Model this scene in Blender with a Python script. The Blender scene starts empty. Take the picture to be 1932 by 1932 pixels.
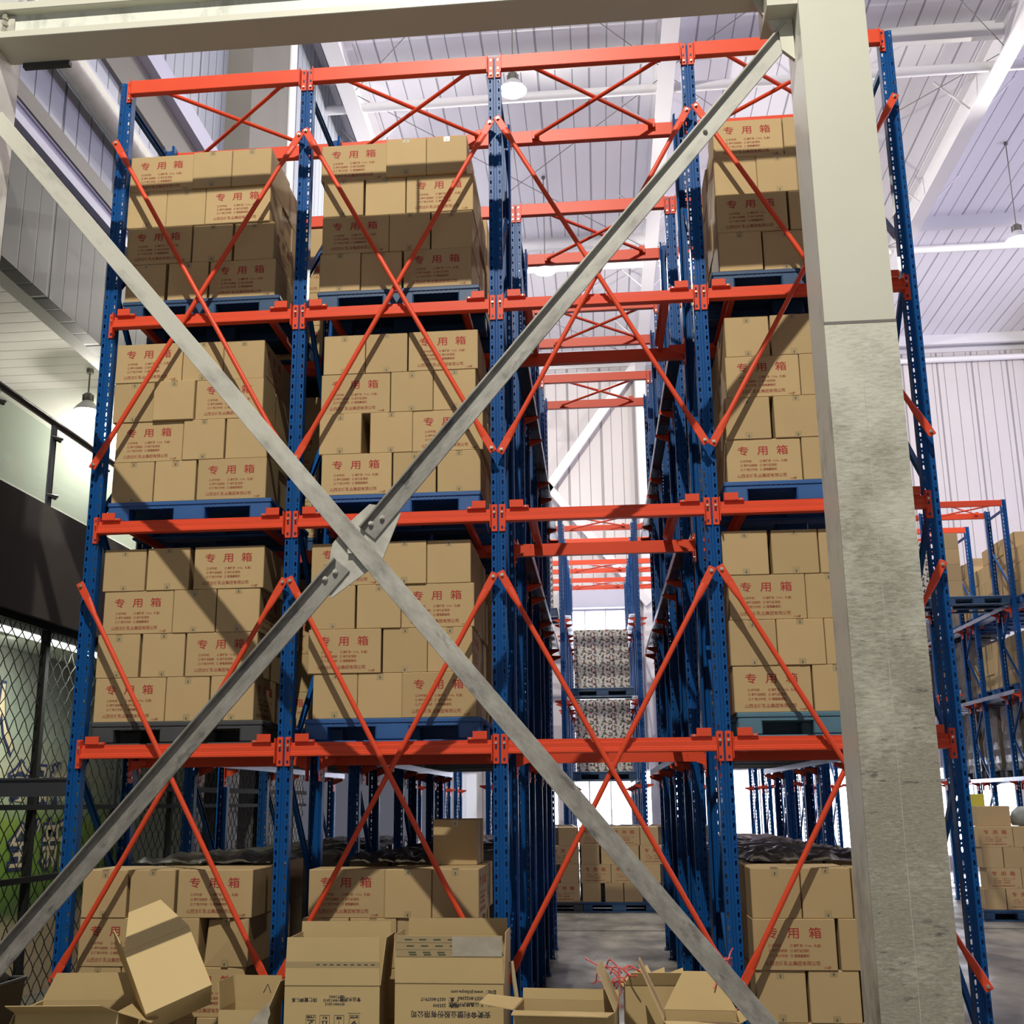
import bpy, math, random
from mathutils import Matrix, Vector
random.seed(11)
SC = bpy.context.scene
COL = SC.collection
PI = math.pi

# ------------------------------------------------------------------ camera, world, lights, exposure
cam_d = bpy.data.cameras.new('camera')
cam = bpy.data.objects.new('camera', cam_d)
COL.objects.link(cam)
SC.camera = cam
F_PX, SIZE = 2055.1, 1932.0
cam_d.sensor_width = 36.0
cam_d.lens = 36.0 * F_PX / SIZE
cam_d.shift_x = 29.4 / SIZE
cam_d.shift_y = 75.1 / SIZE
cam_d.clip_end = 200


def cam_axes(yaw, pitch, roll):
    f = Vector((math.sin(yaw) * math.cos(pitch), math.cos(yaw) * math.cos(pitch), math.sin(pitch)))
    r = Vector((math.cos(yaw), -math.sin(yaw), 0))
    u = r.cross(f)
    c, s = math.cos(roll), math.sin(roll)
    return c * r + s * u, -s * r + c * u, f


r_, u_, f_ = cam_axes(math.radians(-5.258), math.radians(12.991), math.radians(-0.478))
M = Matrix((r_, u_, -f_)).transposed().to_4x4()
M.translation = Vector((3.673, -7.477, 1.863))
cam.matrix_world = M

W = bpy.data.worlds.new('world')
SC.world = W
W.use_nodes = True
bg = W.node_tree.nodes['Background']
bg.inputs[0].default_value = (0.78, 0.80, 1.0, 1)
bg.inputs[1].default_value = 0.12

SC.view_settings.view_transform = 'Standard'
SC.view_settings.look = 'None'
SC.view_settings.exposure = 0.0
SC.view_settings.gamma = 1.0
SC.view_settings.use_curve_mapping = False


def area(name, loc, target, sx, sy, power, col):
    d = bpy.data.lights.new(name, 'AREA')
    d.shape = 'RECTANGLE'; d.size = sx; d.size_y = sy; d.energy = power; d.color = col
    o = bpy.data.objects.new(name, d)
    o.location = loc
    o.rotation_euler = (Vector(target) - Vector(loc)).to_track_quat('-Z', 'Y').to_euler()
    COL.objects.link(o)
    return o


# added out-of-view fill: from the side for the ceiling, from behind for front faces
area('side_fill', (28.5, 9.0, 9.0), (8.0, 9.0, 15.0), 28.0, 5.0, 3900.0, (0.80, 0.77, 1.0))
area('rear_fill', (4.0, -13.0, 4.5), (4.0, 0.0, 7.0), 14.0, 7.0, 130.0, (0.95, 0.95, 1.0))
KEY_POWER = 7400.0        # high-bay lamp hanging above the loading area
AISLE_POWER = 260.0       # the other high-bay lamps
ROOM_POWER = 62.0        # lamp in the upper room
WINDOW_STRENGTH = 7.0     # daylight behind the doors and windows

# ------------------------------------------------------------------ materials


def nt_new(name):
    m = bpy.data.materials.new(name)
    m.use_nodes = True
    nt = m.node_tree
    return m, nt, nt.nodes['Principled BSDF']


def lin(c):
    return tuple(((v / 255.0) / 12.92 if v / 255.0 <= 0.04045 else ((v / 255.0 + 0.055) / 1.055) ** 2.4) for v in c) + (1,)


def mat(name, rgb, rough=0.5, metal=0.0, spec=0.5, noise=None, bump=None, emit=None, rnd=0.0, sharp=None):
    """noise=(scale, amount[, stretch xyz]); rgb is linear albedo"""
    m, nt, b = nt_new(name)
    N, Lk = nt.nodes, nt.links
    col = tuple(rgb[:3]) + (1,)
    b.inputs['Base Color'].default_value = col
    b.inputs['Roughness'].default_value = rough
    b.inputs['Metallic'].default_value = metal
    b.inputs['Specular IOR Level'].default_value = spec
    last = None
    if noise:
        tc = N.new('ShaderNodeTexCoord')
        mp = N.new('ShaderNodeMapping')
        mp.inputs['Scale'].default_value = noise[2] if len(noise) > 2 else (1, 1, 1)
        nz = N.new('ShaderNodeTexNoise')
        nz.inputs['Scale'].default_value = noise[0]
        nz.inputs['Detail'].default_value = 6
        Lk.new(tc.outputs['Object'], mp.inputs[0])
        Lk.new(mp.outputs[0], nz.inputs['Vector'])
        mx = N.new('ShaderNodeMixRGB')
        mx.blend_type = 'MIX'
        a = noise[1]
        mx.inputs[1].default_value = tuple(max(0, c * (1 - a)) for c in rgb[:3]) + (1,)
        mx.inputs[2].default_value = tuple(min(1, c * (1 + a)) for c in rgb[:3]) + (1,)
        if sharp:
            sh = N.new('ShaderNodeMapRange'); sh.inputs[1].default_value = sharp[0]; sh.inputs[2].default_value = sharp[1]
            Lk.new(nz.outputs[0], sh.inputs[0]); Lk.new(sh.outputs[0], mx.inputs[0])
            rr = N.new('ShaderNodeMapRange'); rr.inputs[1].default_value = sharp[0]; rr.inputs[2].default_value = sharp[1]
            rr.inputs[3].default_value = rough + 0.15; rr.inputs[4].default_value = rough - 0.12
            Lk.new(nz.outputs[0], rr.inputs[0]); Lk.new(rr.outputs[0], b.inputs['Roughness'])
        else:
            Lk.new(nz.outputs[0], mx.inputs[0])
        last = mx.outputs[0]
        if bump:
            bp = N.new('ShaderNodeBump')
            bp.inputs['Strength'].default_value = bump
            bp.inputs['Distance'].default_value = 0.01
            Lk.new(nz.outputs[0], bp.inputs['Height'])
            Lk.new(bp.outputs[0], b.inputs['Normal'])
    if rnd:
        oi = N.new('ShaderNodeObjectInfo')
        hs = N.new('ShaderNodeHueSaturation')
        mr = N.new('ShaderNodeMapRange')
        mr.inputs[3].default_value = 1 - rnd
        mr.inputs[4].default_value = 1 + rnd
        Lk.new(oi.outputs['Random'], mr.inputs[0])
        Lk.new(mr.outputs[0], hs.inputs['Value'])
        if last:
            Lk.new(last, hs.inputs['Color'])
        else:
            hs.inputs['Color'].default_value = col
        last = hs.outputs[0]
    if last:
        Lk.new(last, b.inputs['Base Color'])
    if emit:
        b.inputs['Emission Color'].default_value = tuple(emit[:3]) + (1,)
        b.inputs['Emission Strength'].default_value = emit[3]
    return m


def stripes(name, rgb, dark, period, width, axis, rough=0.4, bump=0.6, extra=None, soft=0.15):
    """panel sheeting with thin dark seams every `period` metres along an axis"""
    m, nt, b = nt_new(name)
    N, Lk = nt.nodes, nt.links
    tc = N.new('ShaderNodeTexCoord')
    sp = N.new('ShaderNodeSeparateXYZ')
    Lk.new(tc.outputs['Object'], sp.inputs[0])

    def seam(per, wid):
        d = N.new('ShaderNodeMath'); d.operation = 'DIVIDE'; d.inputs[1].default_value = per
        Lk.new(sp.outputs[axis], d.inputs[0])
        fr = N.new('ShaderNodeMath'); fr.operation = 'FRACT'
        Lk.new(d.outputs[0], fr.inputs[0])
        pg = N.new('ShaderNodeMath'); pg.operation = 'PINGPONG'; pg.inputs[1].default_value = 0.5
        Lk.new(fr.outputs[0], pg.inputs[0])
        mr = N.new('ShaderNodeMapRange')
        mr.inputs[1].default_value = wid / per * 0.5
        mr.inputs[2].default_value = wid / per * 0.5 + wid / per * soft * 4
        Lk.new(pg.outputs[0], mr.inputs[0])
        return mr.outputs[0]
    s = seam(period, width)
    if extra:
        s2 = seam(extra[0], extra[1])
        mn = N.new('ShaderNodeMath'); mn.operation = 'MINIMUM'
        Lk.new(s, mn.inputs[0]); Lk.new(s2, mn.inputs[1])
        s = mn.outputs[0]
    nz = N.new('ShaderNodeTexNoise'); nz.inputs['Scale'].default_value = 0.7
    nz.inputs['Detail'].default_value = 4
    Lk.new(tc.outputs['Object'], nz.inputs['Vector'])
    base = N.new('ShaderNodeMixRGB')
    base.inputs[1].default_value = tuple(c * 0.93 for c in rgb) + (1,)
    base.inputs[2].default_value = tuple(min(1, c * 1.05) for c in rgb) + (1,)
    Lk.new(nz.outputs[0], base.inputs[0])
    mx = N.new('ShaderNodeMixRGB')
    mx.inputs[1].default_value = tuple(dark) + (1,)
    Lk.new(s, mx.inputs[0]); Lk.new(base.outputs[0], mx.inputs[2])
    Lk.new(mx.outputs[0], b.inputs['Base Color'])
    b.inputs['Roughness'].default_value = rough
    bp = N.new('ShaderNodeBump'); bp.inputs['Strength'].default_value = bump; bp.inputs['Distance'].default_value = 0.02
    Lk.new(s, bp.inputs['Height']); Lk.new(bp.outputs[0], b.inputs['Normal'])
    return m


def grime_steel(name, clean, dirty, z0, z1, scale, stretch, rough=0.55, axis=2):
    """painted steel with scuffs and dirt that thicken towards a dirty zone (wear with a ragged edge)"""
    m, nt, b = nt_new(name)
    N, Lk = nt.nodes, nt.links
    tc = N.new('ShaderNodeTexCoord')
    mp = N.new('ShaderNodeMapping'); mp.inputs['Scale'].default_value = stretch
    Lk.new(tc.outputs['Object'], mp.inputs[0])
    nz = N.new('ShaderNodeTexNoise'); nz.inputs['Scale'].default_value = scale; nz.inputs['Detail'].default_value = 10
    nz.inputs['Roughness'].default_value = 0.72
    Lk.new(mp.outputs[0], nz.inputs['Vector'])
    sp = N.new('ShaderNodeSeparateXYZ'); Lk.new(tc.outputs['Object'], sp.inputs[0])
    mr = N.new('ShaderNodeMapRange')
    mr.inputs[1].default_value = z0; mr.inputs[2].default_value = z1
    mr.inputs[3].default_value = 0.0; mr.inputs[4].default_value = 0.48
    Lk.new(sp.outputs[axis], mr.inputs[0])
    ad = N.new('ShaderNodeMath'); ad.operation = 'ADD'
    Lk.new(nz.outputs[0], ad.inputs[0]); Lk.new(mr.outputs[0], ad.inputs[1])
    cr = N.new('ShaderNodeMapRange')
    cr.inputs[1].default_value = 0.53; cr.inputs[2].default_value = 0.95
    Lk.new(ad.outputs[0], cr.inputs[0])
    n2 = N.new('ShaderNodeTexNoise'); n2.inputs['Scale'].default_value = 11.0; n2.inputs['Detail'].default_value = 9
    n2.inputs['Roughness'].default_value = 0.65
    Lk.new(mp.outputs[0], n2.inputs['Vector'])
    n3 = N.new('ShaderNodeTexNoise'); n3.inputs['Scale'].default_value = 2.2; n3.inputs['Detail'].default_value = 5
    Lk.new(tc.outputs['Object'], n3.inputs['Vector'])
    a3 = N.new('ShaderNodeMath'); a3.operation = 'MULTIPLY_ADD'; a3.inputs[1].default_value = 0.9; a3.inputs[2].default_value = -0.45
    Lk.new(n3.outputs[0], a3.inputs[0])
    b3 = N.new('ShaderNodeMath'); b3.operation = 'ADD'
    Lk.new(ad.outputs[0], b3.inputs[0]); Lk.new(a3.outputs[0], b3.inputs[1])
    Lk.new(b3.outputs[0], cr.inputs[0])
    sc = N.new('ShaderNodeMapRange'); sc.inputs[1].default_value = 0.585; sc.inputs[2].default_value = 0.66
    Lk.new(n2.outputs[0], sc.inputs[0])
    g2 = N.new('ShaderNodeMath'); g2.operation = 'MULTIPLY'
    g3 = N.new('ShaderNodeMath'); g3.operation = 'MULTIPLY'; g3.inputs[1].default_value = 1.5; g3.use_clamp = True
    Lk.new(mr.outputs[0], g3.inputs[0])
    Lk.new(sc.outputs[0], g2.inputs[0]); Lk.new(g3.outputs[0], g2.inputs[1])
    n4 = N.new('ShaderNodeTexNoise'); n4.inputs['Scale'].default_value = scale * 2.2; n4.inputs['Detail'].default_value = 6
    n4.inputs['Roughness'].default_value = 0.8
    Lk.new(mp.outputs[0], n4.inputs['Vector'])
    r4 = N.new('ShaderNodeMapRange'); r4.inputs[1].default_value = 0.36; r4.inputs[2].default_value = 0.64
    Lk.new(n4.outputs[0], r4.inputs[0])
    dcol = N.new('ShaderNodeMixRGB')
    dcol.inputs[1].default_value = tuple(c * 0.72 for c in dirty) + (1,)
    dcol.inputs[2].default_value = tuple(c * 1.22 for c in dirty) + (1,)
    Lk.new(r4.outputs[0], dcol.inputs[0])
    mx = N.new('ShaderNodeMixRGB')
    mx.inputs[1].default_value = tuple(clean) + (1,)
    Lk.new(dcol.outputs[0], mx.inputs[2])
    Lk.new(cr.outputs[0], mx.inputs[0])
    m2 = N.new('ShaderNodeMixRGB'); m2.inputs[2].default_value = (0.05, 0.05, 0.045, 1)
    Lk.new(g2.outputs[0], m2.inputs[0]); Lk.new(mx.outputs[0], m2.inputs[1])
    Lk.new(m2.outputs[0], b.inputs['Base Color'])
    b.inputs['Roughness'].default_value = rough
    bp = N.new('ShaderNodeBump'); bp.inputs['Strength'].default_value = 0.25; bp.inputs['Distance'].default_value = 0.01
    Lk.new(ad.outputs[0], bp.inputs['Height']); Lk.new(bp.outputs[0], b.inputs['Normal'])
    return m


MAT = {}
MAT['card'] = mat('cardboard', (0.44, 0.315, 0.158), 0.75, spec=0.2, noise=(3.0, 0.07), rnd=0.07)
MAT['card_in'] = mat('cardboard_inside', (0.50, 0.37, 0.18), 0.8, spec=0.15, noise=(3.0, 0.07))
MAT['card_pale'] = mat('cardboard_pale', (0.62, 0.47, 0.23), 0.8, spec=0.15, noise=(2.0, 0.05))
MAT['tape'] = mat('packing_tape', (0.36, 0.27, 0.14), 0.22, spec=0.6)
MAT['tape_mark'] = mat('tape_print', (0.06, 0.075, 0.04), 0.4)
MAT['red_ink'] = mat('red_print', (0.33, 0.035, 0.03), 0.7, spec=0.2)
MAT['rust_ink'] = mat('faded_red_print', (0.30, 0.10, 0.055), 0.7, spec=0.2)
MAT['black_ink'] = mat('black_print', (0.022, 0.022, 0.03), 0.7)
MAT['blue'] = mat('blue_paint', (0.003, 0.060, 0.215), 0.40, spec=0.18, noise=(2.5, 0.12))
MAT['red'] = mat('orange_red_paint', (0.64, 0.066, 0.024), 0.42, spec=0.25, noise=(2.0, 0.08))
MAT['bolt'] = mat('zinc', (0.65, 0.62, 0.52), 0.35, metal=1.0)
MAT['rail_dark'] = mat('dark_rail_steel', (0.05, 0.052, 0.06), 0.22, metal=0.6, noise=(6, 0.2))
MAT['galv'] = mat('galvanised_steel', (0.50, 0.52, 0.58), 0.32, metal=1.0, noise=(6, 0.15))
MAT['navy'] = mat('dark_blue_paint', (0.004, 0.016, 0.06), 0.3, noise=(3, 0.2))
MAT['pal_blue'] = mat('blue_plastic', (0.018, 0.085, 0.26), 0.5, noise=(5, 0.2))
MAT['pal_navy'] = mat('dark_blue_plastic', (0.015, 0.055, 0.13), 0.5, noise=(5, 0.2))
MAT['pal_grey'] = mat('dark_grey_plastic', (0.045, 0.05, 0.055), 0.55, noise=(5, 0.2))
MAT['pal_teal'] = mat('faded_blue_plastic', (0.07, 0.16, 0.22), 0.55, noise=(5, 0.2))
MAT['column'] = grime_steel('column_paint', (0.58, 0.58, 0.48), (0.30, 0.28, 0.22), 4.7, 2.0, 36.0, (0.45, 0.45, 1.7))
MAT['column_side'] = grime_steel('column_side_paint', (0.66, 0.68, 0.60), (0.28, 0.27, 0.23), 1.6, 0.0, 9.0, (1, 1, 0.5), 0.4)
MAT['beam_cream'] = mat('cream_paint', (0.56, 0.555, 0.46), 0.45, noise=(1.6, 0.06))
MAT['brace_grey'] = grime_steel('brace_paint', (0.50, 0.49, 0.42), (0.27, 0.255, 0.225), 2.0, 6.5, 9.0, (0.35, 1, 1), 0.5, 0)
MAT['brace_up'] = grime_steel('brace_paint_rising', (0.46, 0.455, 0.40), (0.25, 0.24, 0.21), 3.6, 0.2, 9.0, (0.35, 1, 1), 0.5, 0)
MAT['brace_low'] = grime_steel('brace_paint_worn', (0.34, 0.33, 0.29), (0.20, 0.19, 0.165), -1.5, 2.0, 9.0, (0.35, 1, 1), 0.5, 0)
MAT['gusset'] = mat('worn_plate', (0.45, 0.44, 0.38), 0.6, noise=(14, 0.45))
MAT['white_steel'] = mat('white_steel', (0.74, 0.73, 0.76), 0.45, noise=(1.2, 0.05))
MAT['roof'] = stripes('roof_sheet', (0.84, 0.83, 0.90), (0.36, 0.36, 0.42), 0.32, 0.012, 0, extra=(0.96, 0.022))
MAT['wall_sheet'] = stripes('wall_sheet', (0.60, 0.56, 0.57), (0.28, 0.26, 0.28), 0.33, 0.012, 0, extra=(1.0, 0.03))
MAT['bulk_sheet_shade'] = stripes('bulkhead_sheet_shade', (0.085, 0.085, 0.078), (0.03, 0.04, 0.04), 0.26, 0.010, 1, extra=(1.04, 0.026), rough=0.55)  # shade on the white bulkhead panel is put into this dark colour
MAT['side_sheet'] = stripes('side_sheet', (0.40, 0.43, 0.50), (0.10, 0.11, 0.14), 0.26, 0.010, 1, extra=(1.04, 0.026), rough=0.35)
MAT['lilac'] = mat('lilac_steel', (0.52, 0.52, 0.66), 0.4)
MAT['brown_steel'] = mat('grey_brown_steel', (0.16, 0.15, 0.135), 0.5, noise=(2, 0.1))
MAT['dark_steel'] = mat('dark_steel', (0.03, 0.032, 0.036), 0.3, noise=(4, 0.2))
MAT['slab'] = mat('slab_paint', (0.12, 0.105, 0.088), 0.45, noise=(1.0, 0.15))
MAT['room_white'] = mat('room_white', (0.80, 0.82, 0.74), 0.6)
MAT['room_ceiling'] = stripes('room_ceiling_sheet', (0.84, 0.83, 0.78), (0.5, 0.5, 0.46), 0.22, 0.012, 1, bump=0.3)
MAT['chrome'] = mat('brushed_steel', (0.62, 0.62, 0.60), 0.28, metal=1.0)
MAT['wrap'] = mat('foil_wrapped_pipe', (0.74, 0.75, 0.64), 0.38, spec=0.6, noise=(7, 0.16), bump=0.7)
MAT['handrail'] = mat('brown_handrail', (0.10, 0.075, 0.055), 0.3)
MAT['fence'] = mat('fence_wire', (0.012, 0.012, 0.011), 0.7, spec=0.15)
MAT['floor'] = mat('concrete_floor', (0.20, 0.19, 0.16), 0.38, spec=0.4, noise=(1.5, 0.62, (1.0, 0.55, 1.0)), sharp=(0.36, 0.66))
MAT['film'] = mat('dark_stretch_film', (0.13, 0.11, 0.085), 0.2, spec=0.7, noise=(8, 0.3), bump=0.6)
MAT['clear_film'] = mat('stretch_film', (0.38, 0.34, 0.27), 0.12, spec=0.9, noise=(9, 0.3), bump=1.0)
MAT['black'] = mat('black_plastic', (0.012, 0.012, 0.012), 0.45)
MAT['pink'] = mat('pink_strap', (0.75, 0.12, 0.10), 0.35)
MAT['wood'] = mat('bare_wood', (0.50, 0.40, 0.24), 0.6, noise=(8, 0.2, (1, 1, 0.1)))
MAT['yellow'] = mat('yellow_card', (0.50, 0.44, 0.04), 0.6)
MAT['grey_bag'] = mat('grey_bag', (0.20, 0.22, 0.21), 0.5, noise=(6, 0.3), bump=0.6)
MAT['shade'] = mat('lamp_enamel', (0.62, 0.62, 0.66), 0.4)
MAT['lamp_on'] = mat('lamp_glow', (1, 1, 1), 0.5, emit=(1.0, 0.97, 0.90, 14.0))
MAT['lamp_soft'] = mat('tube_glow', (1, 1, 1), 0.5, emit=(0.95, 1.0, 0.9, 1.3))
MAT['day'] = mat('daylight_pane', (0.9, 0.92, 1.0), 0.5, emit=(0.86, 0.88, 1.0, WINDOW_STRENGTH))
MAT['day_dim'] = mat('translucent_panel', (0.8, 0.82, 0.9), 0.5, emit=(0.80, 0.82, 0.92, 0.30))
MAT['grey_wall'] = mat('grey_plaster', (0.16, 0.155, 0.14), 0.7, noise=(0.8, 0.2))


def glass_mat():
    m, nt, b = nt_new('clear_glass')
    N, Lk = nt.nodes, nt.links
    t = N.new('ShaderNodeBsdfTransparent'); t.inputs[0].default_value = (0.88, 0.93, 0.90, 1)
    g = N.new('ShaderNodeBsdfGlossy'); g.inputs['Roughness'].default_value = 0.04
    mx = N.new('ShaderNodeMixShader'); mx.inputs[0].default_value = 0.06
    Lk.new(t.outputs[0], mx.inputs[1]); Lk.new(g.outputs[0], mx.inputs[2])
    Lk.new(mx.outputs[0], nt.nodes['Material Output'].inputs[0])
    return m


MAT['glass'] = glass_mat()


def pattern_mat():
    """white drink cartons with small brown, green and orange blots"""
    m, nt, b = nt_new('patterned_print')
    N, Lk = nt.nodes, nt.links
    tc = N.new('ShaderNodeTexCoord')
    vo = N.new('ShaderNodeTexVoronoi'); vo.inputs['Scale'].default_value = 24
    Lk.new(tc.outputs['Object'], vo.inputs['Vector'])
    nz = N.new('ShaderNodeTexNoise'); nz.inputs['Scale'].default_value = 20; nz.inputs['Detail'].default_value = 3
    Lk.new(tc.outputs['Object'], nz.inputs['Vector'])
    th = N.new('ShaderNodeMapRange'); th.inputs[1].default_value = 0.50; th.inputs[2].default_value = 0.55
    Lk.new(nz.outputs[0], th.inputs[0])
    cr = N.new('ShaderNodeValToRGB')
    cr.color_ramp.interpolation = 'CONSTANT'
    e = cr.color_ramp.elements
    e[0].color = (0.10, 0.06, 0.03, 1); e[1].position = 0.35; e[1].color = (0.06, 0.13, 0.07, 1)
    k = e.new(0.6); k.color = (0.30, 0.10, 0.03, 1)
    k = e.new(0.8); k.color = (0.03, 0.05, 0.08, 1)
    sp = N.new('ShaderNodeSeparateColor'); Lk.new(vo.outputs['Color'], sp.inputs[0])
    Lk.new(sp.outputs[0], cr.inputs[0])
    mx = N.new('ShaderNodeMixRGB'); mx.inputs[1].default_value = (0.66, 0.60, 0.56, 1)
    Lk.new(th.outputs[0], mx.inputs[0]); Lk.new(cr.outputs[0], mx.inputs[2])
    Lk.new(mx.outputs[0], b.inputs['Base Color'])
    b.inputs['Roughness'].default_value = 0.5
    return m


MAT['pattern'] = pattern_mat()


def mural_mat():
    """printed wall picture: pale sky, green field, peach patches"""
    m, nt, b = nt_new('mural_print')
    N, Lk = nt.nodes, nt.links
    tc = N.new('ShaderNodeTexCoord')
    sp = N.new('ShaderNodeSeparateXYZ'); Lk.new(tc.outputs['Object'], sp.inputs[0])
    nz = N.new('ShaderNodeTexNoise'); nz.inputs['Scale'].default_value = 2.6; nz.inputs['Detail'].default_value = 5
    Lk.new(tc.outputs['Object'], nz.inputs['Vector'])
    a = N.new('ShaderNodeMath'); a.operation = 'MULTIPLY_ADD'; a.inputs[1].default_value = 0.5; a.inputs[2].default_value = -0.25
    Lk.new(nz.outputs[0], a.inputs[0])
    s = N.new('ShaderNodeMath'); s.operation = 'ADD'
    Lk.new(sp.outputs[2], s.inputs[0]); Lk.new(a.outputs[0], s.inputs[1])
    mr = N.new('ShaderNodeMapRange'); mr.inputs[1].default_value = 0.3; mr.inputs[2].default_value = 3.3
    Lk.new(s.outputs[0], mr.inputs[0])
    cr = N.new('ShaderNodeValToRGB'); e = cr.color_ramp.elements
    e[0].position = 0.0; e[0].color = (0.55, 0.40, 0.26, 1)
    e[1].position = 1.0; e[1].color = (0.20, 0.20, 0.17, 1)
    for p, c in ((0.14, (0.42, 0.33, 0.19)), (0.20, (0.07, 0.13, 0.02)), (0.33, (0.16, 0.27, 0.03)), (0.46, (0.22, 0.31, 0.04)),
                 (0.53, (0.33, 0.38, 0.25)), (0.62, (0.46, 0.44, 0.30)), (0.75, (0.37, 0.41, 0.32)), (0.88, (0.27, 0.29, 0.24))):
        k = e.new(p); k.color = c + (1,)
    Lk.new(mr.outputs[0], cr.inputs[0])
    Lk.new(cr.outputs[0], b.inputs['Base Color'])
    b.inputs['Roughness'].default_value = 0.6
    return m


MAT['mural'] = mural_mat()
MAT['glyph'] = mat('glyph_cream', (0.62, 0.50, 0.32), 0.6)
MAT['glyph_edge'] = mat('glyph_navy', (0.02, 0.03, 0.09), 0.6)

# ------------------------------------------------------------------ mesh helpers


class MB:
    def __init__(self):
        self.v, self.f, self.m, self.s, self.mats = [], [], [], [], []

    def mi(self, name):
        if name not in self.mats:
            self.mats.append(name)
        return self.mats.index(name)

    def add(self, verts, faces, m, smooth=False, mx=None):
        o = len(self.v)
        for p in verts:
            p = Vector(p)
            self.v.append(tuple(mx @ p) if mx is not None else tuple(p))
        k = self.mi(m)
        for f in faces:
            self.f.append(tuple(i + o for i in f)); self.m.append(k); self.s.append(smooth)

    def box(self, x0, x1, y0, y1, z0, z1, m, b=0.0, mx=None):
        if b <= 0:
            v = [(x, y, z) for x in (x0, x1) for y in (y0, y1) for z in (z0, z1)]
            f = [(0, 1, 3, 2), (4, 6, 7, 5), (0, 4, 5, 1), (2, 3, 7, 6), (0, 2, 6, 4), (1, 5, 7, 3)]
            self.add(v, f, m, False, mx)
            return
        v, idx = [], {}
        lo, hi = (x0, y0, z0), (x1, y1, z1)
        for sx in (0, 1):
            for sy in (0, 1):
                for sz in (0, 1):
                    for a in range(3):
                        s = (sx, sy, sz)
                        p = [hi[i] if s[i] else lo[i] for i in range(3)]
                        for i in range(3):
                            if i != a:
                                p[i] += -b if s[i] else b
                        idx[(s, a)] = len(v); v.append(tuple(p))
        f = []
        for a in range(3):
            b1, c1 = (a + 1) % 3, (a + 2) % 3
            for sa in (0, 1):
                q = []
                for (sb, sc) in ((0, 0), (1, 0), (1, 1), (0, 1)):
                    s = [0, 0, 0]; s[a] = sa; s[b1] = sb; s[c1] = sc
                    q.append(idx[(tuple(s), a)])
                f.append(tuple(q if sa else q[::-1]))
            for sb in (0, 1):
                for sc in (0, 1):
                    s0 = [0, 0, 0]; s0[b1] = sb; s0[c1] = sc
                    s1 = list(s0); s1[a] = 1
                    q = (idx[(tuple(s0), b1)], idx[(tuple(s1), b1)], idx[(tuple(s1), c1)], idx[(tuple(s0), c1)])
                    f.append(q if (sb ^ sc) == 0 else q[::-1])
        for sx in (0, 1):
            for sy in (0, 1):
                for sz in (0, 1):
                    s = (sx, sy, sz)
                    q = (idx[(s, 0)], idx[(s, 1)], idx[(s, 2)])
                    f.append(q if (sx + sy + sz) % 2 else q[::-1])
        self.add(v, f, m, False, mx)

    def prism(self, pts, a0, a1, m, axis=0, mx=None):
        """polygon in the two other axes, extruded along axis from a0 to a1"""
        n = len(pts)

        def P(a, p):
            if axis == 0: return (a, p[0], p[1])
            if axis == 1: return (p[0], a, p[1])
            return (p[0], p[1], a)
        v = [P(a0, p) for p in pts] + [P(a1, p) for p in pts]
        f = [tuple(range(n))[::-1], tuple(range(n, 2 * n))]
        f += [(i, (i + 1) % n, n + (i + 1) % n, n + i) for i in range(n)]
        self.add(v, f, m, False, mx)

    def tube(self, p0, p1, r, m, n=10, caps=True, mx=None, r1=None):
        p0, p1 = Vector(p0), Vector(p1)
        d = (p1 - p0).normalized()
        a = d.orthogonal().normalized(); c = d.cross(a)
        r1 = r if r1 is None else r1
        v = []
        for p, rr in ((p0, r), (p1, r1)):
            for i in range(n):
                t = 2 * PI * i / n
                v.append(p + rr * (math.cos(t) * a + math.sin(t) * c))
        f = [(i, (i + 1) % n, n + (i + 1) % n, n + i) for i in range(n)]
        self.add(v, f, m, True, mx)
        if caps:
            self.add(v, [tuple(range(n))[::-1], tuple(range(n, 2 * n))], m, False, mx)

    def lathe(self, prof, m, n=24, mx=None, smooth=True):
        v = []
        for (r, z) in prof:
            for i in range(n):
                t = 2 * PI * i / n
                v.append((r * math.cos(t), r * math.sin(t), z))
        f = []
        for k in range(len(prof) - 1):
            for i in range(n):
                f.append((k * n + i, k * n + (i + 1) % n, (k + 1) * n + (i + 1) % n, (k + 1) * n + i))
        self.add(v, f, m, smooth, mx)

    def path(self, pts, r, m, n=6):
        for a, b in zip(pts[:-1], pts[1:]):
            self.tube(a, b, r, m, n)

    def mesh(self, name):
        me = bpy.data.meshes.new(name)
        me.from_pydata(self.v, [], self.f)
        for k in self.mats:
            me.materials.append(MAT[k])
        me.polygons.foreach_set('material_index', self.m)
        me.polygons.foreach_set('use_smooth', self.s)
        me.update()
        return me


def link(o, parent=None):
    COL.objects.link(o)
    if parent is not None:
        o.parent = parent
    return o


def obj(name, mb, parent=None, loc=None, rz=0.0):
    me = mb.mesh(name) if isinstance(mb, MB) else mb
    o = bpy.data.objects.new(name, me)
    if loc is not None:
        o.location = loc
    if rz:
        o.rotation_euler = (0, 0, rz)
    return link(o, parent)


def tag(o, label, cat, group=None, kind=None):
    o['label'] = label
    o['category'] = cat
    if group: o['group'] = group
    if kind: o['kind'] = kind
    return o


def thing(name, label, cat, loc=(0, 0, 0), rz=0.0, group=None):
    o = bpy.data.objects.new(name, None)
    o.empty_display_size = 0.1
    o.location = loc
    o.rotation_euler = (0, 0, rz)
    link(o)
    return tag(o, label, cat, group)


def struct(name, mb, parent=None, label=None):
    o = obj(name, mb, parent)
    if parent is None:
        o['kind'] = 'structure'
        if label: o['label'] = label
    return o


def dup(o, parent=None):
    c = o.copy()
    link(c, parent)
    for ch in list(o.children):
        dup(ch, c)
    return c


_font_cache = {}


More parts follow.
